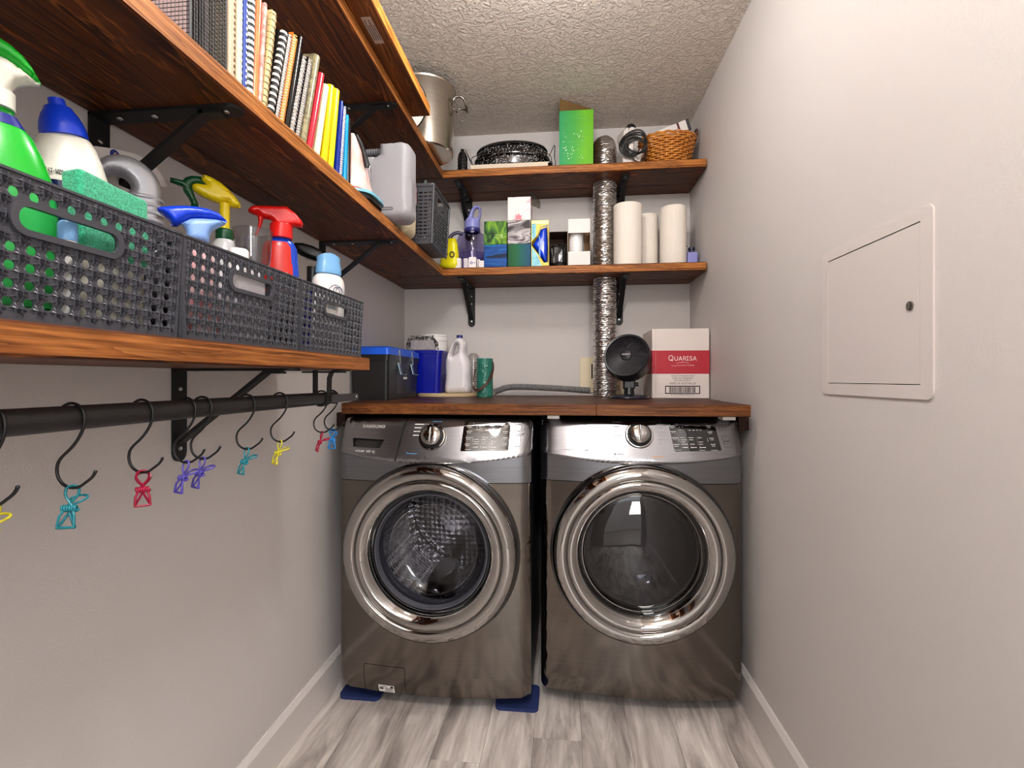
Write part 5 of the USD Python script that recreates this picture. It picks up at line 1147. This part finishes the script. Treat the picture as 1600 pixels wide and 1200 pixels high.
for (x_, w, h, lb, pr) in ((-.5005, .036, .050, 'plain small white box at the left end of the row before the water jug', 0), (-.458, .0205, .048, 'narrow small white box with violet stripes before the water jug', 1), (-.4265, .035, .053, 'small white box with a round blue emblem before the water jug', 2), (-.397, .012, .042, 'very narrow small white box with a dark stripe before the water jug', 3), (-.3805, .019, .036, 'lowest small white box at the right end of the row before the water jug', 0)):
    t = thing('medicine_box', lb, 'box', (x_, 2.262, zb2), group=None)
    part(t, 'carton', box(-w / 2, w / 2, 0, .038, 0, h, .0008), WB, False)
    if pr == 1: part(t, 'stripes', [box(-.007 + .006 * k, -.0055 + .006 * k, -.0003, 0, .003, h - .003) for k in range(3)], PURP, False, kind='stuff')
    if pr == 2: part(t, 'emblem', plate(Point(-.004, .026).buffer(.0065).difference(Point(-.004, .026).buffer(.0035)), .0004, 'xz', 0), pm('blue_emblem', (60, 80, 160), .5), False); part(t, 'lettering', box(.006, .014, -.0003, 0, .024, .027), PURP, False)
    if pr == 3: part(t, 'stripe', box(-.001, .001, -.0003, 0, .004, h - .004), M_INK, False)

def tex(name, stops, scale, mp=(1, 1, 1), dist=0., kind='noise', rough=.35, rot=(0, 0, 0)):
    n = {'t': ('texture_coordinate', {}), 'm': ('mapping', {'scale': mp, 'rotation': rot}), 'p': ('principled_bsdf', {'roughness': rough + .1, 'specular_ior_level': .25}), 'r': ('rgb_ramp', {'ramp': [(p, lin(*c)) for p, c in stops]})}
    if kind == 'noise': n['n'] = ('noise_texture', {'scale': scale, 'detail': 4.0, 'distortion': dist})
    else: n['n'] = ('wave_texture', {'scale': scale, 'distortion': dist, 'detail': 2.0, 'bands_direction': 'z'})
    return usdkit.material(stage, '/World/Looks/' + name, n, [('t.object', 'm.vector'), ('m.vector', 'n.vector'), ('n.fac', 'r.fac'), ('r.color', 'p.base_color')], surface='p.BSDF')
TS = .109
def tissue(label, x_, z_, m_):
    t = thing('tissue_box', label, 'tissue box', (x_, 2.262, z_), group=None)
    part(t, 'carton', box(.0005, TS - .0005, 0, TS, 0, TS, .0012), m_, False)
    part(t, 'top_opening', plate(shapely.affinity.scale(Point(TS / 2, TS / 2).buffer(.03), 1, .6), .0006, 'xy', TS - .0001), pm('tissue_film', (210, 208, 206), .3), False)
    return t
B_ = tex('blue_silk_print', [(.36, (2, 26, 60)), (.43, (4, 84, 164)), (.5, (2, 52, 124)), (.56, (6, 100, 176)), (.64, (4, 118, 120))], 11, (.35, 1, 2.2), 1.2, rot=(0, .3, 0))
G_ = tex('leaf_print', [(.36, (12, 32, 12)), (.43, (34, 78, 24)), (.5, (76, 132, 40)), (.57, (128, 172, 30)), (.65, (60, 110, 20))], 17, (1, 1, .7), .9, rot=(0, .6, 0))
S_ = tex('grey_silk_print', [(.36, (48, 40, 44)), (.43, (130, 122, 124)), (.5, (206, 200, 200)), (.56, (118, 108, 112)), (.64, (86, 58, 54))], 15, (.45, 1, 1.5), 1.6, rot=(0, .5, 0))
T_ = grad_mat('teal_green_print', [(0, (10, 74, 34)), (.35, (4, 96, 48)), (.7, (0, 88, 96)), (1, (0, 70, 108))], 'x', 0, TS)
W_2 = tex('blossom_print', [(.34, (226, 180, 186)), (.42, (240, 228, 226)), (.54, (240, 234, 228)), (.64, (206, 196, 218))], 13, (1, 1, 1), .6)
tissue('tissue box with blue silk print, lower one beside the water jug', -.371, zb2, B_)
tl = tissue('tissue box with green leaf print, upper one beside the water jug', -.371, zb2 + TS + .0008, G_)
part(tl, 'dew_drops', [mv(trimesh.creation.icosphere(1, .0016 + .0012 * rg.random()), (.045 + .045 * rg.random(), -.0003, .028 + .018 * rg.random())) for k in range(16)], pm('dew', (214, 236, 190), .1), True, kind='stuff')
tissue('tissue box with green and teal print at the bottom of the stack of three', -.259, zb2, T_)
tissue('tissue box with grey silk print in the middle of the stack of three', -.259, zb2 + TS + .0008, S_)
tw = tissue('white tissue box with pink blossom print on top of the stack of three', -.259, zb2 + 2 * TS + .0016, W_2)
part(tw, 'blossom', [plate(shapely.union_all([shapely.affinity.rotate(shapely.affinity.translate(shapely.affinity.scale(Point(0, 0).buffer(.009), 1, .55), .009, 0), 30 + 60 * k, origin=(0, 0)) for k in range(6)]).intersection(sbox(-.03, -.010, .03, .03)), .0004, 'xz', -.0002).apply_translation([.052, 0, .012])], pm('pink_petal', (224, 110, 126), .4), False)
t = thing('plastic_wrap', 'torn clear plastic wrap caught behind the topmost tissue box', 'plastic wrap', (-.150, 2.30, zb2 + 2 * TS + .005))
g = np.array([[(.002 + .042 * s_ ** .8 * math.cos(1.9 - 2.3 * q) + .0, .01 * math.sin(5 * q) * s_, .075 + .052 * s_ * math.sin(1.9 - 2.3 * q)) for q in np.linspace(0, 1, 16)] for s_ in np.linspace(.05, 1, 8)])
gi = np.arange(8 * 16).reshape(8, 16); q4 = np.stack([gi[:-1, :-1], gi[:-1, 1:], gi[1:, 1:], gi[1:, :-1]], -1).reshape(-1, 4)
m = trimesh.Trimesh(*meshkit.arrays((g.reshape(-1, 3), q4))[:2], process=False)
m2 = m.copy(); m2.vertices = m2.vertices + [0, .0006, 0]; m2.invert()
part(t, 'film', [m, m2], glassy('thin_film', (206, 202, 196), rough=.15, ior=1.6), 60)

t = thing('bag_carton', 'yellow and turquoise printed carton with royal blue bags spilling out', 'carton', (-.148, 2.262, zb2))
w, h = .082, .216
YC = pm('carton_yellow', (226, 200, 40), .4); TQ = pm('carton_turquoise', (40, 160, 190), .35, noise=(40, (140, 210, 214)))
part(t, 'back', box(0, w, .10, .102, 0, h), YC, False)
part(t, 'side', box(0, .0016, 0, .10, 0, h), YC, False); part(t, 'side', box(w - .0016, w, 0, .10, 0, h), YC, False)
fro = sbox(.0016, 0, w - .0016, h); open_ = Polygon([(.0015, .115), (.030, .150), (.042, .185), (w, .196), (w, .02), (.058, .018), (.03, .062), (.0015, .1)])
part(t, 'front', plate(fro.difference(open_), .0014, 'xz', .0014), YC, False)
part(t, 'printed_panel', plate(shapely.union_all([sbox(.003, .13, .022, .20), Polygon([(.003, .002), (.05, .002), (.026, .06), (.003, .093)])]).intersection(fro.difference(open_.buffer(.001))), .0004, 'xz', -.0001), TQ, False)
part(t, 'white_band', plate(sbox(.003, .198, w - .003, h - .002), .0004, 'xz', -.0001), pm('pale_yellow_ink', (246, 238, 170), .4), False)
t2 = thing('blue_bag_roll', 'royal blue plastic bag bulging from the yellow carton', 'plastic bag', (-.148, 2.262, zb2))
bp = Polygon([(.003, .108), (.030, .148), (.040, .180), (.074, .192), (.078, .10), (.074, .022), (.060, .022), (.030, .066)]).buffer(-.002)
part(t2, 'bag', puff(bp, .05, .016, 'xz', .03, .005, .3), pm('royal_blue_film', (10, 60, 206), .18), 50)
part(t2, 'fold', puff(Polygon([(.034, .03), (.044, .035), (.040, .14), (.036, .15)]), .008, .003, 'xz', .004, .005), pm('pale_blue_film', (120, 170, 236), .3), 50)

DK = pm('dark_brown_board', (66, 46, 32), .8)
t = thing('dark_carton', 'open dark brown carton holding crumpled black bags', 'carton', (-.064, 2.275, zb2))
w, h = .084, .162
part(t, 'side', box(0, .002, 0, .12, 0, h), DK, False); part(t, 'side', box(w - .002, w, 0, .12, 0, h), DK, False); part(t, 'back', box(.002, w - .002, .118, .12, 0, h), DK, False); part(t, 'base', box(.002, w - .002, 0, .118, 0, .002), DK, False)
part(t, 'top', box(0, w, .0, .12, h, h + .002), DK, False)
t = thing('black_bags', 'crumpled glossy black plastic bags inside the dark brown carton', 'plastic bags', (-.022, 2.275, zb2 + .0025))
m = rbox(-.038, .038, .002, .10, 0, .105, .02, 3).subdivide(); v = m.vertices.copy(); v += (np.stack([meshkit.fbm(v * 70, 3, k) for k in range(3)], 1) - .5) * [.010, .022, .016]; v[:, 0] = np.clip(v[:, 0], -.0385, .0385); v[:, 2] = np.maximum(v[:, 2], 0); m.vertices = v
part(t, 'bags', m, pm('black_film', (8, 8, 9), .12), False)

t = thing('window_carton', 'white carton with a cut-out window showing a white roll', 'carton', (.0225, 2.262, zb2))
w, h = .101, .216
fro = sbox(0, 0, w, h).difference(sbox(.004, .066, w - .004, .152))
part(t, 'front_flap', plate(sbox(0, 0, w, .066), .0016, 'xz', .0016), M_PAPER, False); part(t, 'front_flap', plate(sbox(0, .152, w, h), .0016, 'xz', .0016), M_PAPER, False)
KB = pm('kraft_board', (150, 116, 84), .8)
part(t, 'side', box(0, .0016, .0018, .11, 0, h), KB, False); part(t, 'side', box(w - .0016, w, .0018, .11, 0, h), KB, False); part(t, 'back', box(.0016, w - .0016, .108, .11, 0, h), KB, False)
t = thing('white_roll', 'white paper roll standing inside the windowed white carton', 'roll', (.060, 2.317, zb2))
part(t, 'roll', lathe([(.012, 0), (.034, 0), (.034, .205), (.012, .205), (.012, 0)], 36), pm('roll_white', (236, 234, 232), .3), 40)
t = thing('grey_flap', 'grey card flap inside the windowed white carton', 'card', (.104, 2.29, zb2 + .001), (0, -6, 0)) 
part(t, 'card', box(-.001, .0, -.02, .05, .0, .17), pm('grey_card', (150, 148, 150), .5), False)
def towel_mat():
    n = {'t': ('texture_coordinate', {}), 'v': ('voronoi_texture', {'scale': 130.0}), 'b': ('bump', {'strength': .7, 'distance': .0012}), 'p': ('principled_bsdf', {'base_color': lin(236, 226, 214), 'roughness': .9})}
    return usdkit.material(stage, '/World/Looks/paper_towel', n, [('t.object', 'v.vector'), ('v.distance', 'b.height'), ('b.normal', 'p.normal')], surface='p.BSDF')
PTM = towel_mat()
for (x_, y_, r_, h, lb) in ((.2955, 2.310, .0618, .285, 'white paper towel roll beside the foil duct, with a loose sheet end'), (.4065, 2.430, .0525, .272, 'white paper towel roll standing back between the two thicker rolls'), (.5135, 2.352, .0600, .280, 'white paper towel roll at the right end of the row')):
    t = thing('paper_towel_roll', lb, 'paper towel roll', (x_, y_, zb2), group='paper towel rolls')
    part(t, 'paper', lathe([(.02, 0), (r_ - .002, 0), (r_, .002), (r_, h - .002), (r_ - .002, h), (.02, h), (.02, 0)], 56), PTM, 40)
    part(t, 'cardboard_core', lathe([(.0185, .001), (.0198, .001), (.0198, h - .001), (.0185, h - .001), (.0185, .001)], 24), KB, 40)
    if 'loose' in lb:
        a = np.linspace(-.35, -1.1, 8); P = [((r_ + .0006 + .004 * (k_ / 7) ** 2) * math.cos(q), (r_ + .0006 + .004 * (k_ / 7) ** 2) * math.sin(q)) for k_, q in enumerate(a[::-1])]
        part(t, 'loose_sheet', plate(strap(P, th=.0006), h - .002, 'xy', .001), PTM, 40)
t = thing('grey_box', 'narrow grey printed box behind the lavender bottle at the right wall', 'box', (.574, 2.43, zb2))
part(t, 'carton', box(0, .036, 0, .05, 0, .190, .001), pm('light_grey_box', (176, 170, 170), .5), False); part(t, 'mark', plate(Point(.02, .12).buffer(.004), .0004, 'xz', 0), M_INK, False)
t = thing('lavender_bottle', 'small square lavender bottle with dark cap at the right wall', 'bottle', (.601, 2.365, zb2))
part(t, 'bottle', rbox(-.024, .024, -.02, .02, 0, .072, .005, 2), LAVP, 40); part(t, 'cap', [solid([(.012, .0722), (.013, .074), (.013, .084), (.016, .086), (.016, .094), (.013, .097)], 24)], pm('indigo_cap', (34, 32, 60), .3), 40)

# ------------------------------------------------------------------ on the counter
zc = CT + .0005
t = thing('storage_tote', 'black storage tote with bright blue lid and metal latches on the counter', 'storage box', (-.767, 2.06, zc))
TBK = pm('tote_black', (20, 20, 21), .4); TBL = pm('tote_blue', (14, 84, 206), .4)
def taper(w0, d0, w1, d1, h, r=.01, cx=0):
    a = rrect(-w0 / 2, w0 / 2, -d0 / 2, d0 / 2, r, 4); b = rrect(-w1 / 2, w1 / 2, -d1 / 2, d1 / 2, r, 4)
    return trimesh.convex.convex_hull(np.vstack([np.c_[np.array(a.exterior.coords), np.zeros(len(a.exterior.coords))], np.c_[np.array(b.exterior.coords), np.full(len(b.exterior.coords), h)]]))
part(t, 'body', taper(.150, .385, .160, .405, .182, .014), TBK, 40)
part(t, 'rim', mv(taper(.166, .412, .168, .414, .022, .014), (0, 0, .160)), TBK, 40)
part(t, 'recess_panel', [box(.0745, .0795, -.105 + .115 * k, -.02 + .115 * k, .02, .15, .002) for k in range(2)], pm('tote_black_light', (40, 38, 38), .4), False)
part(t, 'lid', [mv(taper(.172, .418, .166, .408, .026, .014), (0, 0, .1825)), mv(taper(.150, .385, .14, .36, .008, .014), (0, 0, .2085))], TBL, 40)
LAT = pm('latch_metal', (150, 170, 176), .25, 1.)
for y_ in (-.085, .085):
    lt = part(t, 'latch', [mv(rbox(-.003, .003, -.012, .012, 0, .052, .0022, 1), (.0935, y_, .103), (0, -14, 0)), mv(rbox(0, .016, -.011, .011, -.0025, .0025, .0018, 1), (.100, y_, .1035))], LAT, 40, label='silver metal latch')
    part(lt, 'latch_wire', [cyl((.089, y_ + o_, .148), (.088, y_ + o_, .19), .0014, 6) for o_ in (-.006, .006)], M_SCREW, 40)
    part(lt, 'latch_clip', mv(rbox(-.0012, .0012, -.009, .009, -.008, .008, .001, 1), (.0868, y_, .197)), M_SCREW, 40)
part(t, 'white_sticker', box(.079, .0812, -.016, .028, .084, .094), M_PAPER, False)
t = thing('round_board', 'round pale wooden board under the bucket and the white jug', 'board', (-.572, 2.395, zc))
part(t, 'board', ell([(1e-4, 0), (.156, 0), (.158, .003), (.158, .013), (.155, .016), (1e-4, .016)], 1, .92), M_PALE, 40)
zp = zc + .0165
t = thing('blue_bucket', 'square royal blue plastic bucket in the corner of the counter', 'bucket', (-.664, 2.372, zp))
NB = pm('bucket_blue', (8, 20, 146), .25)
part(t, 'body', taper(.130, .130, .158, .158, .205, .022), NB, 40)
part(t, 'rim', mv(taper(.166, .166, .168, .168, .014, .024), (0, 0, .192)), NB, 40)
t = thing('white_bucket', 'white plastic bucket rim showing above the blue bucket', 'bucket', (-.640, 2.385, zp + .2065))
part(t, 'body', lathe([(1e-4, .0), (.058, .0), (.060, .004), (.064, .05), (.067, .051), (.067, .056), (.065, .057), (.066, .072), (.069, .073), (.069, .080), (.064, .080), (.062, .01), (1e-4, .008)], 44), M_WHITE, 40)
t = thing('grey_cloth_pad', 'grey ribbed pad draped in front of the white bucket', 'pad', (-.672, 2.300, zp + .2065))
m = rbox(-.066, .060, -.008, .008, 0, .050, .007, 2); part(t, 'pad', m, pm('grey_pad', (168, 160, 160), .7, noise=(90, (140, 132, 134))), 40)
t = thing('chain', 'dark steel chain lying over the pad and the white bucket', 'chain', (-.672, 2.300, zp + .2065))
CH = pm('chain_steel', (92, 88, 88), .3, 1.)
path = spline([(-.078, -.004, .012), (-.076, 0, .040), (-.062, .0, .058), (-.03, .004, .060), (.0, .006, .063), (.03, .004, .062), (.052, -.004, .055), (.066, -.012, .035), (.068, -.014, .012)], 240)
L = np.r_[0, np.cumsum(np.linalg.norm(np.diff(path, axis=0), axis=1))]
nl = int(L[-1] / .0066)
jr = np.random.default_rng(5)
for k in range(nl * 2):
    s0 = (k % nl + .5) * L[-1] / nl; c = np.array([np.interp(s0, L, path[:, q]) for q in range(3)]); d = np.array([np.interp(s0 + .002, L, path[:, q]) for q in range(3)]) - c; d /= np.linalg.norm(d)
    c = c + jr.normal(0, .0035, 3) * [1, .5, 1] + (np.array([0, -.002, .004]) if k < nl else np.array([.002, .004, -.004])); d += jr.normal(0, .35, 3); d /= np.linalg.norm(d)
    up = np.array([0, 1.0, 0]) if k % 2 else np.cross(d, [0, 1.0, 0]); up -= d * (up @ d); up /= np.linalg.norm(up)
    part(t, 'link', tube([c + d * .0058 * math.cos(a) + up * .0038 * math.sin(a) for a in np.linspace(0, 2 * PI, 10, endpoint=False)], .0013, 5, True), CH, 60)
t = thing('detergent_jug', 'white plastic jug with navy cap and moulded handle on the round board', 'jug', (-.507, 2.335, zp))
JW = pm('jug_white', (230, 224, 226), .35)
jp = Polygon(spline([(-.060, .004), (-.062, .06), (-.062, .14), (-.054, .185), (-.036, .225), (-.022, .252), (-.012, .264), (.020, .266), (.034, .255), (.040, .225), (.036, .195), (.050, .165), (.058, .14), (.058, .06), (.056, .004), (0, .0)], 70, True)).buffer(0)
jh = Polygon(spline([(-.030, .178), (-.012, .186), (.0, .210), (-.006, .238), (-.014, .232), (-.022, .21)], 30, True))
part(t, 'body', puff(jp.difference(jh), .098, .034, 'xz', 0, .007, .35), JW, 50)
part(t, 'cap', solid([(.0145, .264), (.0155, .266), (.0155, .280), (.014, .282)], 28).apply_translation([.004, 0, 0]), pm('navy_cap', (34, 34, 110), .35), 40)
t = thing('measuring_bottle', 'clear graduated bottle with black scale marks behind the white jug', 'bottle', (-.452, 2.428, zp))
part(t, 'body', lathe([(1e-4, 0), (.030, 0), (.032, .004), (.032, .165), (.028, .185), (.016, .196), (.015, .20)], 32), glassy('clear_bottle', (232, 230, 228), rough=.1, ior=1.6), 40)
part(t, 'scale_marks', [box(.006, .022 - .006 * (k % 2), -.0322 + .004, -.0318 + .004 - .0055 + .0055, .03 + .012 * k, .0325 + .012 * k) for k in range(11)], M_INK, False, kind='stuff')
def teal():
    n = {'t': ('texture_coordinate', {}), 'v': ('voronoi_texture', {'scale': 95.0}), 'b': ('bump', {'strength': .9, 'distance': .004}), 'tr': ('transparent_bsdf', {'color': lin(90, 176, 156)}), 'p': ('principled_bsdf', {'base_color': lin(60, 150, 130), 'roughness': .08, 'coat_weight': .5}), 'm': ('mix_closure', {'fac': .55})}
    return usdkit.material(stage, '/World/Looks/teal_glass', n, [('t.object', 'v.vector'), ('v.distance', 'b.height'), ('b.normal', 'p.normal'), ('tr.BSDF', 'm.closure1'), ('p.BSDF', 'm.closure2')], surface='m.closure')
t = thing('glass_vase', 'textured teal glass cylinder vase with a brown leather strap', 'vase', (-.367, 2.262, zc))
part(t, 'glass', lathe([(1e-4, 0), (.036, 0), (.0385, .004), (.0385, .178), (.0375, .181), (.0355, .179), (.0345, .008), (1e-4, .006)], 44), teal(), 40)
sp_ = spline([(.0405, -.006, .165), (.043, -.014, .14), (.036, -.034, .10), (.008, -.050, .055), (-.028, -.046, .033), (-.050, -.024, .045), (-.053, -.004, .085), (-.047, .002, .120), (-.0405, .002, .135)], 50)
rib = []
for k in range(len(sp_) - 1):
    pass
tt = np.gradient(sp_, axis=0); tt /= np.linalg.norm(tt, axis=1, keepdims=True); out = sp_ * [1, 1, 0]; out /= np.linalg.norm(out, axis=1, keepdims=True) + 1e-9
wv = np.cross(tt, out); wv /= np.linalg.norm(wv, axis=1, keepdims=True)
N = len(sp_); hw, hth = .0055, .0013
V = np.concatenate([sp_ + wv * hw + out * hth, sp_ - wv * hw + out * hth, sp_ - wv * hw - out * hth, sp_ + wv * hw - out * hth]); F_ = []
for s_ in range(4):
    for k in range(N - 1):
        a, b_, c, d_ = s_ * N + k, s_ * N + k + 1, ((s_ + 1) % 4) * N + k + 1, ((s_ + 1) % 4) * N + k
        F_ += [(a, b_, c), (a, c, d_)]
part(t, 'leather_strap', trimesh.Trimesh(V, np.array(F_), process=False), pm('brown_leather', (70, 38, 22), .55), 40)
part(t, 'strap_rivet', [mv(solid([(.003, 0), (.002, .0015)], 10), (.0418, -.006, .16), (0, 90, 0))], M_SCREW, 40)
t = thing('drain_hose', 'grey corrugated drain hose arching along the back of the counter', 'hose', (0, 0, 0))
hp = spline([(-.352, 2.47, zc + .0175), (-.33, 2.47, zc + .026), (-.29, 2.465, zc + .040), (-.24, 2.46, zc + .045), (-.12, 2.46, zc + .042), (.0, 2.46, zc + .036), (.09, 2.462, zc + .030), (.135, 2.464, zc + .028)], 300)
s_ = np.arange(300); part(t, 'corrugated_tube', tube(hp, .0150 + .0016 * np.sin(s_ * 1.05), 16), pm('hose_grey', (112, 110, 110), .5), 60)
CRM = pm('outlet_cream', (222, 206, 172), .45)
t = thing('dryer_outlet', 'tall cream outlet cover on the back wall left of the foil duct', 'outlet', (.085, YB, zc + .012))
part(t, 'cover', box(0, .085, -.006, -.0005, 0, .185, .003), CRM, False); part(t, 'slot', box(.060, .067, -.0075, -.006, .075, .15), M_BLKP, False)
t = thing('wall_outlet', 'cream outlet plate low on the back wall behind the fan', 'outlet', (.238, YB, zc + .004))
part(t, 'cover', box(0, .074, -.006, -.0005, 0, .116, .003), CRM, False); part(t, 'socket', [box(.022, .052, -.0075, -.006, z_, z_ + .03, .002) for z_ in (.02, .066)], pm('cream_dark', (190, 172, 136), .45), False)
# fan
t = thing('desk_fan', 'black round desk fan tilted upwards beside the wine box', 'fan', (.287, 2.165, zc))
FB = pm('fan_black', (22, 21, 26), .35); FBL = pm('fan_base', (24, 24, 40), .3)
part(t, 'base', solid([(.084, 0), (.086, .004), (.082, .010), (.06, .015), (.035, .018), (.03, .019)], 48), FBL, 40)
part(t, 'neck', [cyl((0, .01, .018), (0, .012, .052), .024, 24, .018), rbox(-.026, .026, -.006, .030, .040, .085, .008, 2)], FB, 40)
part(t, 'tilt_knob', cyl((.026, .012, .062), (.040, .012, .062), .009, 16), FB, 40)
def head(m): return mv(mv(m, r=(90 - 20, 0, 0)), (0, 0, 0), (0, 0, -20)).apply_translation([-.004, 0, .172])
R0 = .098
part(t, 'housing', head(lathe([(R0 - .006, .044), (R0, .046), (R0 + .001, .040), (R0, .0), (R0 - .004, -.03), (.085, -.05), (.06, -.06), (1e-4, -.062)], 64)), FB, 40)
part(t, 'rim_ring', head(lathe([(R0 - .010, .040), (R0 - .009, .047), (R0 - .002, .049), (R0 + .001, .045)], 64)), FB, 40)
part(t, 'housing_rib', [head(tube([((R0 + .0008) * math.cos(a), (R0 + .0008) * math.sin(a), z_) for z_ in (-.02, .0, .034)], .0014, 5)) for a in np.linspace(0, 2 * PI, 56, endpoint=False)], FB, 40, kind='stuff')
for k in range(48):
    a0 = 2 * PI * k / 48
    P = [(r_ * math.cos(a0 + 1.5 * (r_ / R0)), r_ * math.sin(a0 + 1.5 * (r_ / R0)), .050 - .010 * (r_ / R0) ** 2 - .004) for r_ in np.linspace(.026, R0 - .007, 9)]
    part(t, 'grille_spoke', head(tube(P, .0016, 5)), pm('grille_grey', (46, 44, 50), .35), 60)
part(t, 'hub_cap', head(solid([(.024, .044), (.023, .050), (.016, .0525), (.008, .0545)], 40)), pm('hub_black', (20, 19, 22), .5), 40)
part(t, 'hub_badge', head(box(-.018, .018, -.003, .003, .0545, .0556, .0004)), pm('badge_silver', (150, 146, 156), .25, 1.), False)
for k in range(5):
    bl = puff(Polygon([(.012, -.008), (.078, -.030), (.084, .012), (.05, .026), (.012, .012)]).buffer(.003), .005, .006, 'xy', 0, .01); bl = mv(mv(bl, r=(24, 0, 0)), (0, 0, .0), (0, 0, 72 * k))
    part(t, 'blade', head(bl), pm('fan_blade', (26, 25, 30), .3), 40)
# wine box
t = thing('wine_carton', 'white cardboard wine carton with broad red band and barcode, at the right wall', 'carton', (.390, 2.20, zc))
w, h, dp_ = .244, .306, .25
CB = pm('white_cardboard', (222, 210, 204), .75, bump=(60, .0004))
part(t, 'carton', box(0, w, 0, dp_, 0, h, .002), CB, False)
rb_ = part(t, 'red_band', box(-.0004, w + .0004, -.0004, dp_ + .0004, .108, .210), pm('band_red', (178, 28, 46), .55), False)
part(t, 'top_seam', box(.0, w, .123, .127, h - .0005, h + .0006), pm('tape', (200, 186, 170), .4), False)
part(t, 'edge_crease', box(.016, .0166, -.0008, 0, .002, h - .002), pm('crease', (190, 176, 170), .8), False)
WI = pm('print_white', (238, 226, 222), .6)
cx_ = w * .535
part(rb_, 'brand_lettering', [text('Q', .0235, (cx_ - .060, -.0003, .1655), 'xz', .0005, False, None, False), text('UARISA', .0185, (cx_ - .0345, -.0003, .1660), 'xz', .0005, False, .094, False)], WI, False)
part(rb_, 'swash', tube([(cx_ - .026 + .054 * q, -.0006, .154 + .0045 * math.sin(PI * q)) for q in np.linspace(0, 1, 14)], .0007, 5), WI, 60)
sc = []
for q in np.linspace(0, 1, 90): sc.append((cx_ - .048 + .098 * q + .0016 * math.sin(q * 70), -.0006, .1435 + .0026 * math.sin(q * 62) * (.55 + .45 * math.sin(9 * q) ** 2) + .002 * q))
part(rb_, 'script_line', tube(sc, .00055, 4), WI, 60)
GI = pm('print_grey', (92, 78, 76), .7)
part(t, 'origin_lettering', [text('PRODUCT OF QUARISA WINES', .0058, (cx_, -.0001, .0955), 'xz', .0005, False, .098), text('SLIPES FLAT TARRAWINGA', .0058, (cx_, -.0001, .0858), 'xz', .0005, False, .088), text('NEW 2680 AUSTRALIA', .0058, (cx_, -.0001, .0762), 'xz', .0005, False, .070), text('WINE OF AUSTRALIA', .0085, (cx_, -.0001, .0615), 'xz', .0005, False, .112)], GI, False)
fr_ = sbox(cx_ - .0745, .0195, cx_ + .0745, .0555); fr_ = fr_.difference(sbox(cx_ - .0705, .0235, cx_ + .0705, .0515))
part(t, 'barcode_frame', plate(fr_, .0006, 'xz', .0001), pm('barcode_ink', (48, 36, 36), .7), False)
rg = random.Random(11); bars = []; xx = cx_ - .057
while xx < cx_ + .056:
    wd = rg.choice((.0009, .0009, .0018, .0027)); bars.append(box(xx, xx + wd, -.0005, .0, .0245, .0505)); xx += wd + rg.choice((.0009, .0018))
part(t, 'barcode_bars', bars, pm('barcode_ink', (48, 36, 36), .7), False, kind='stuff')
part(t, 'barcode_digits', text('1 93 11729 00231 8', .0046, (cx_, -.0001, .0125), 'xz', .0005, False, .098), GI, False)
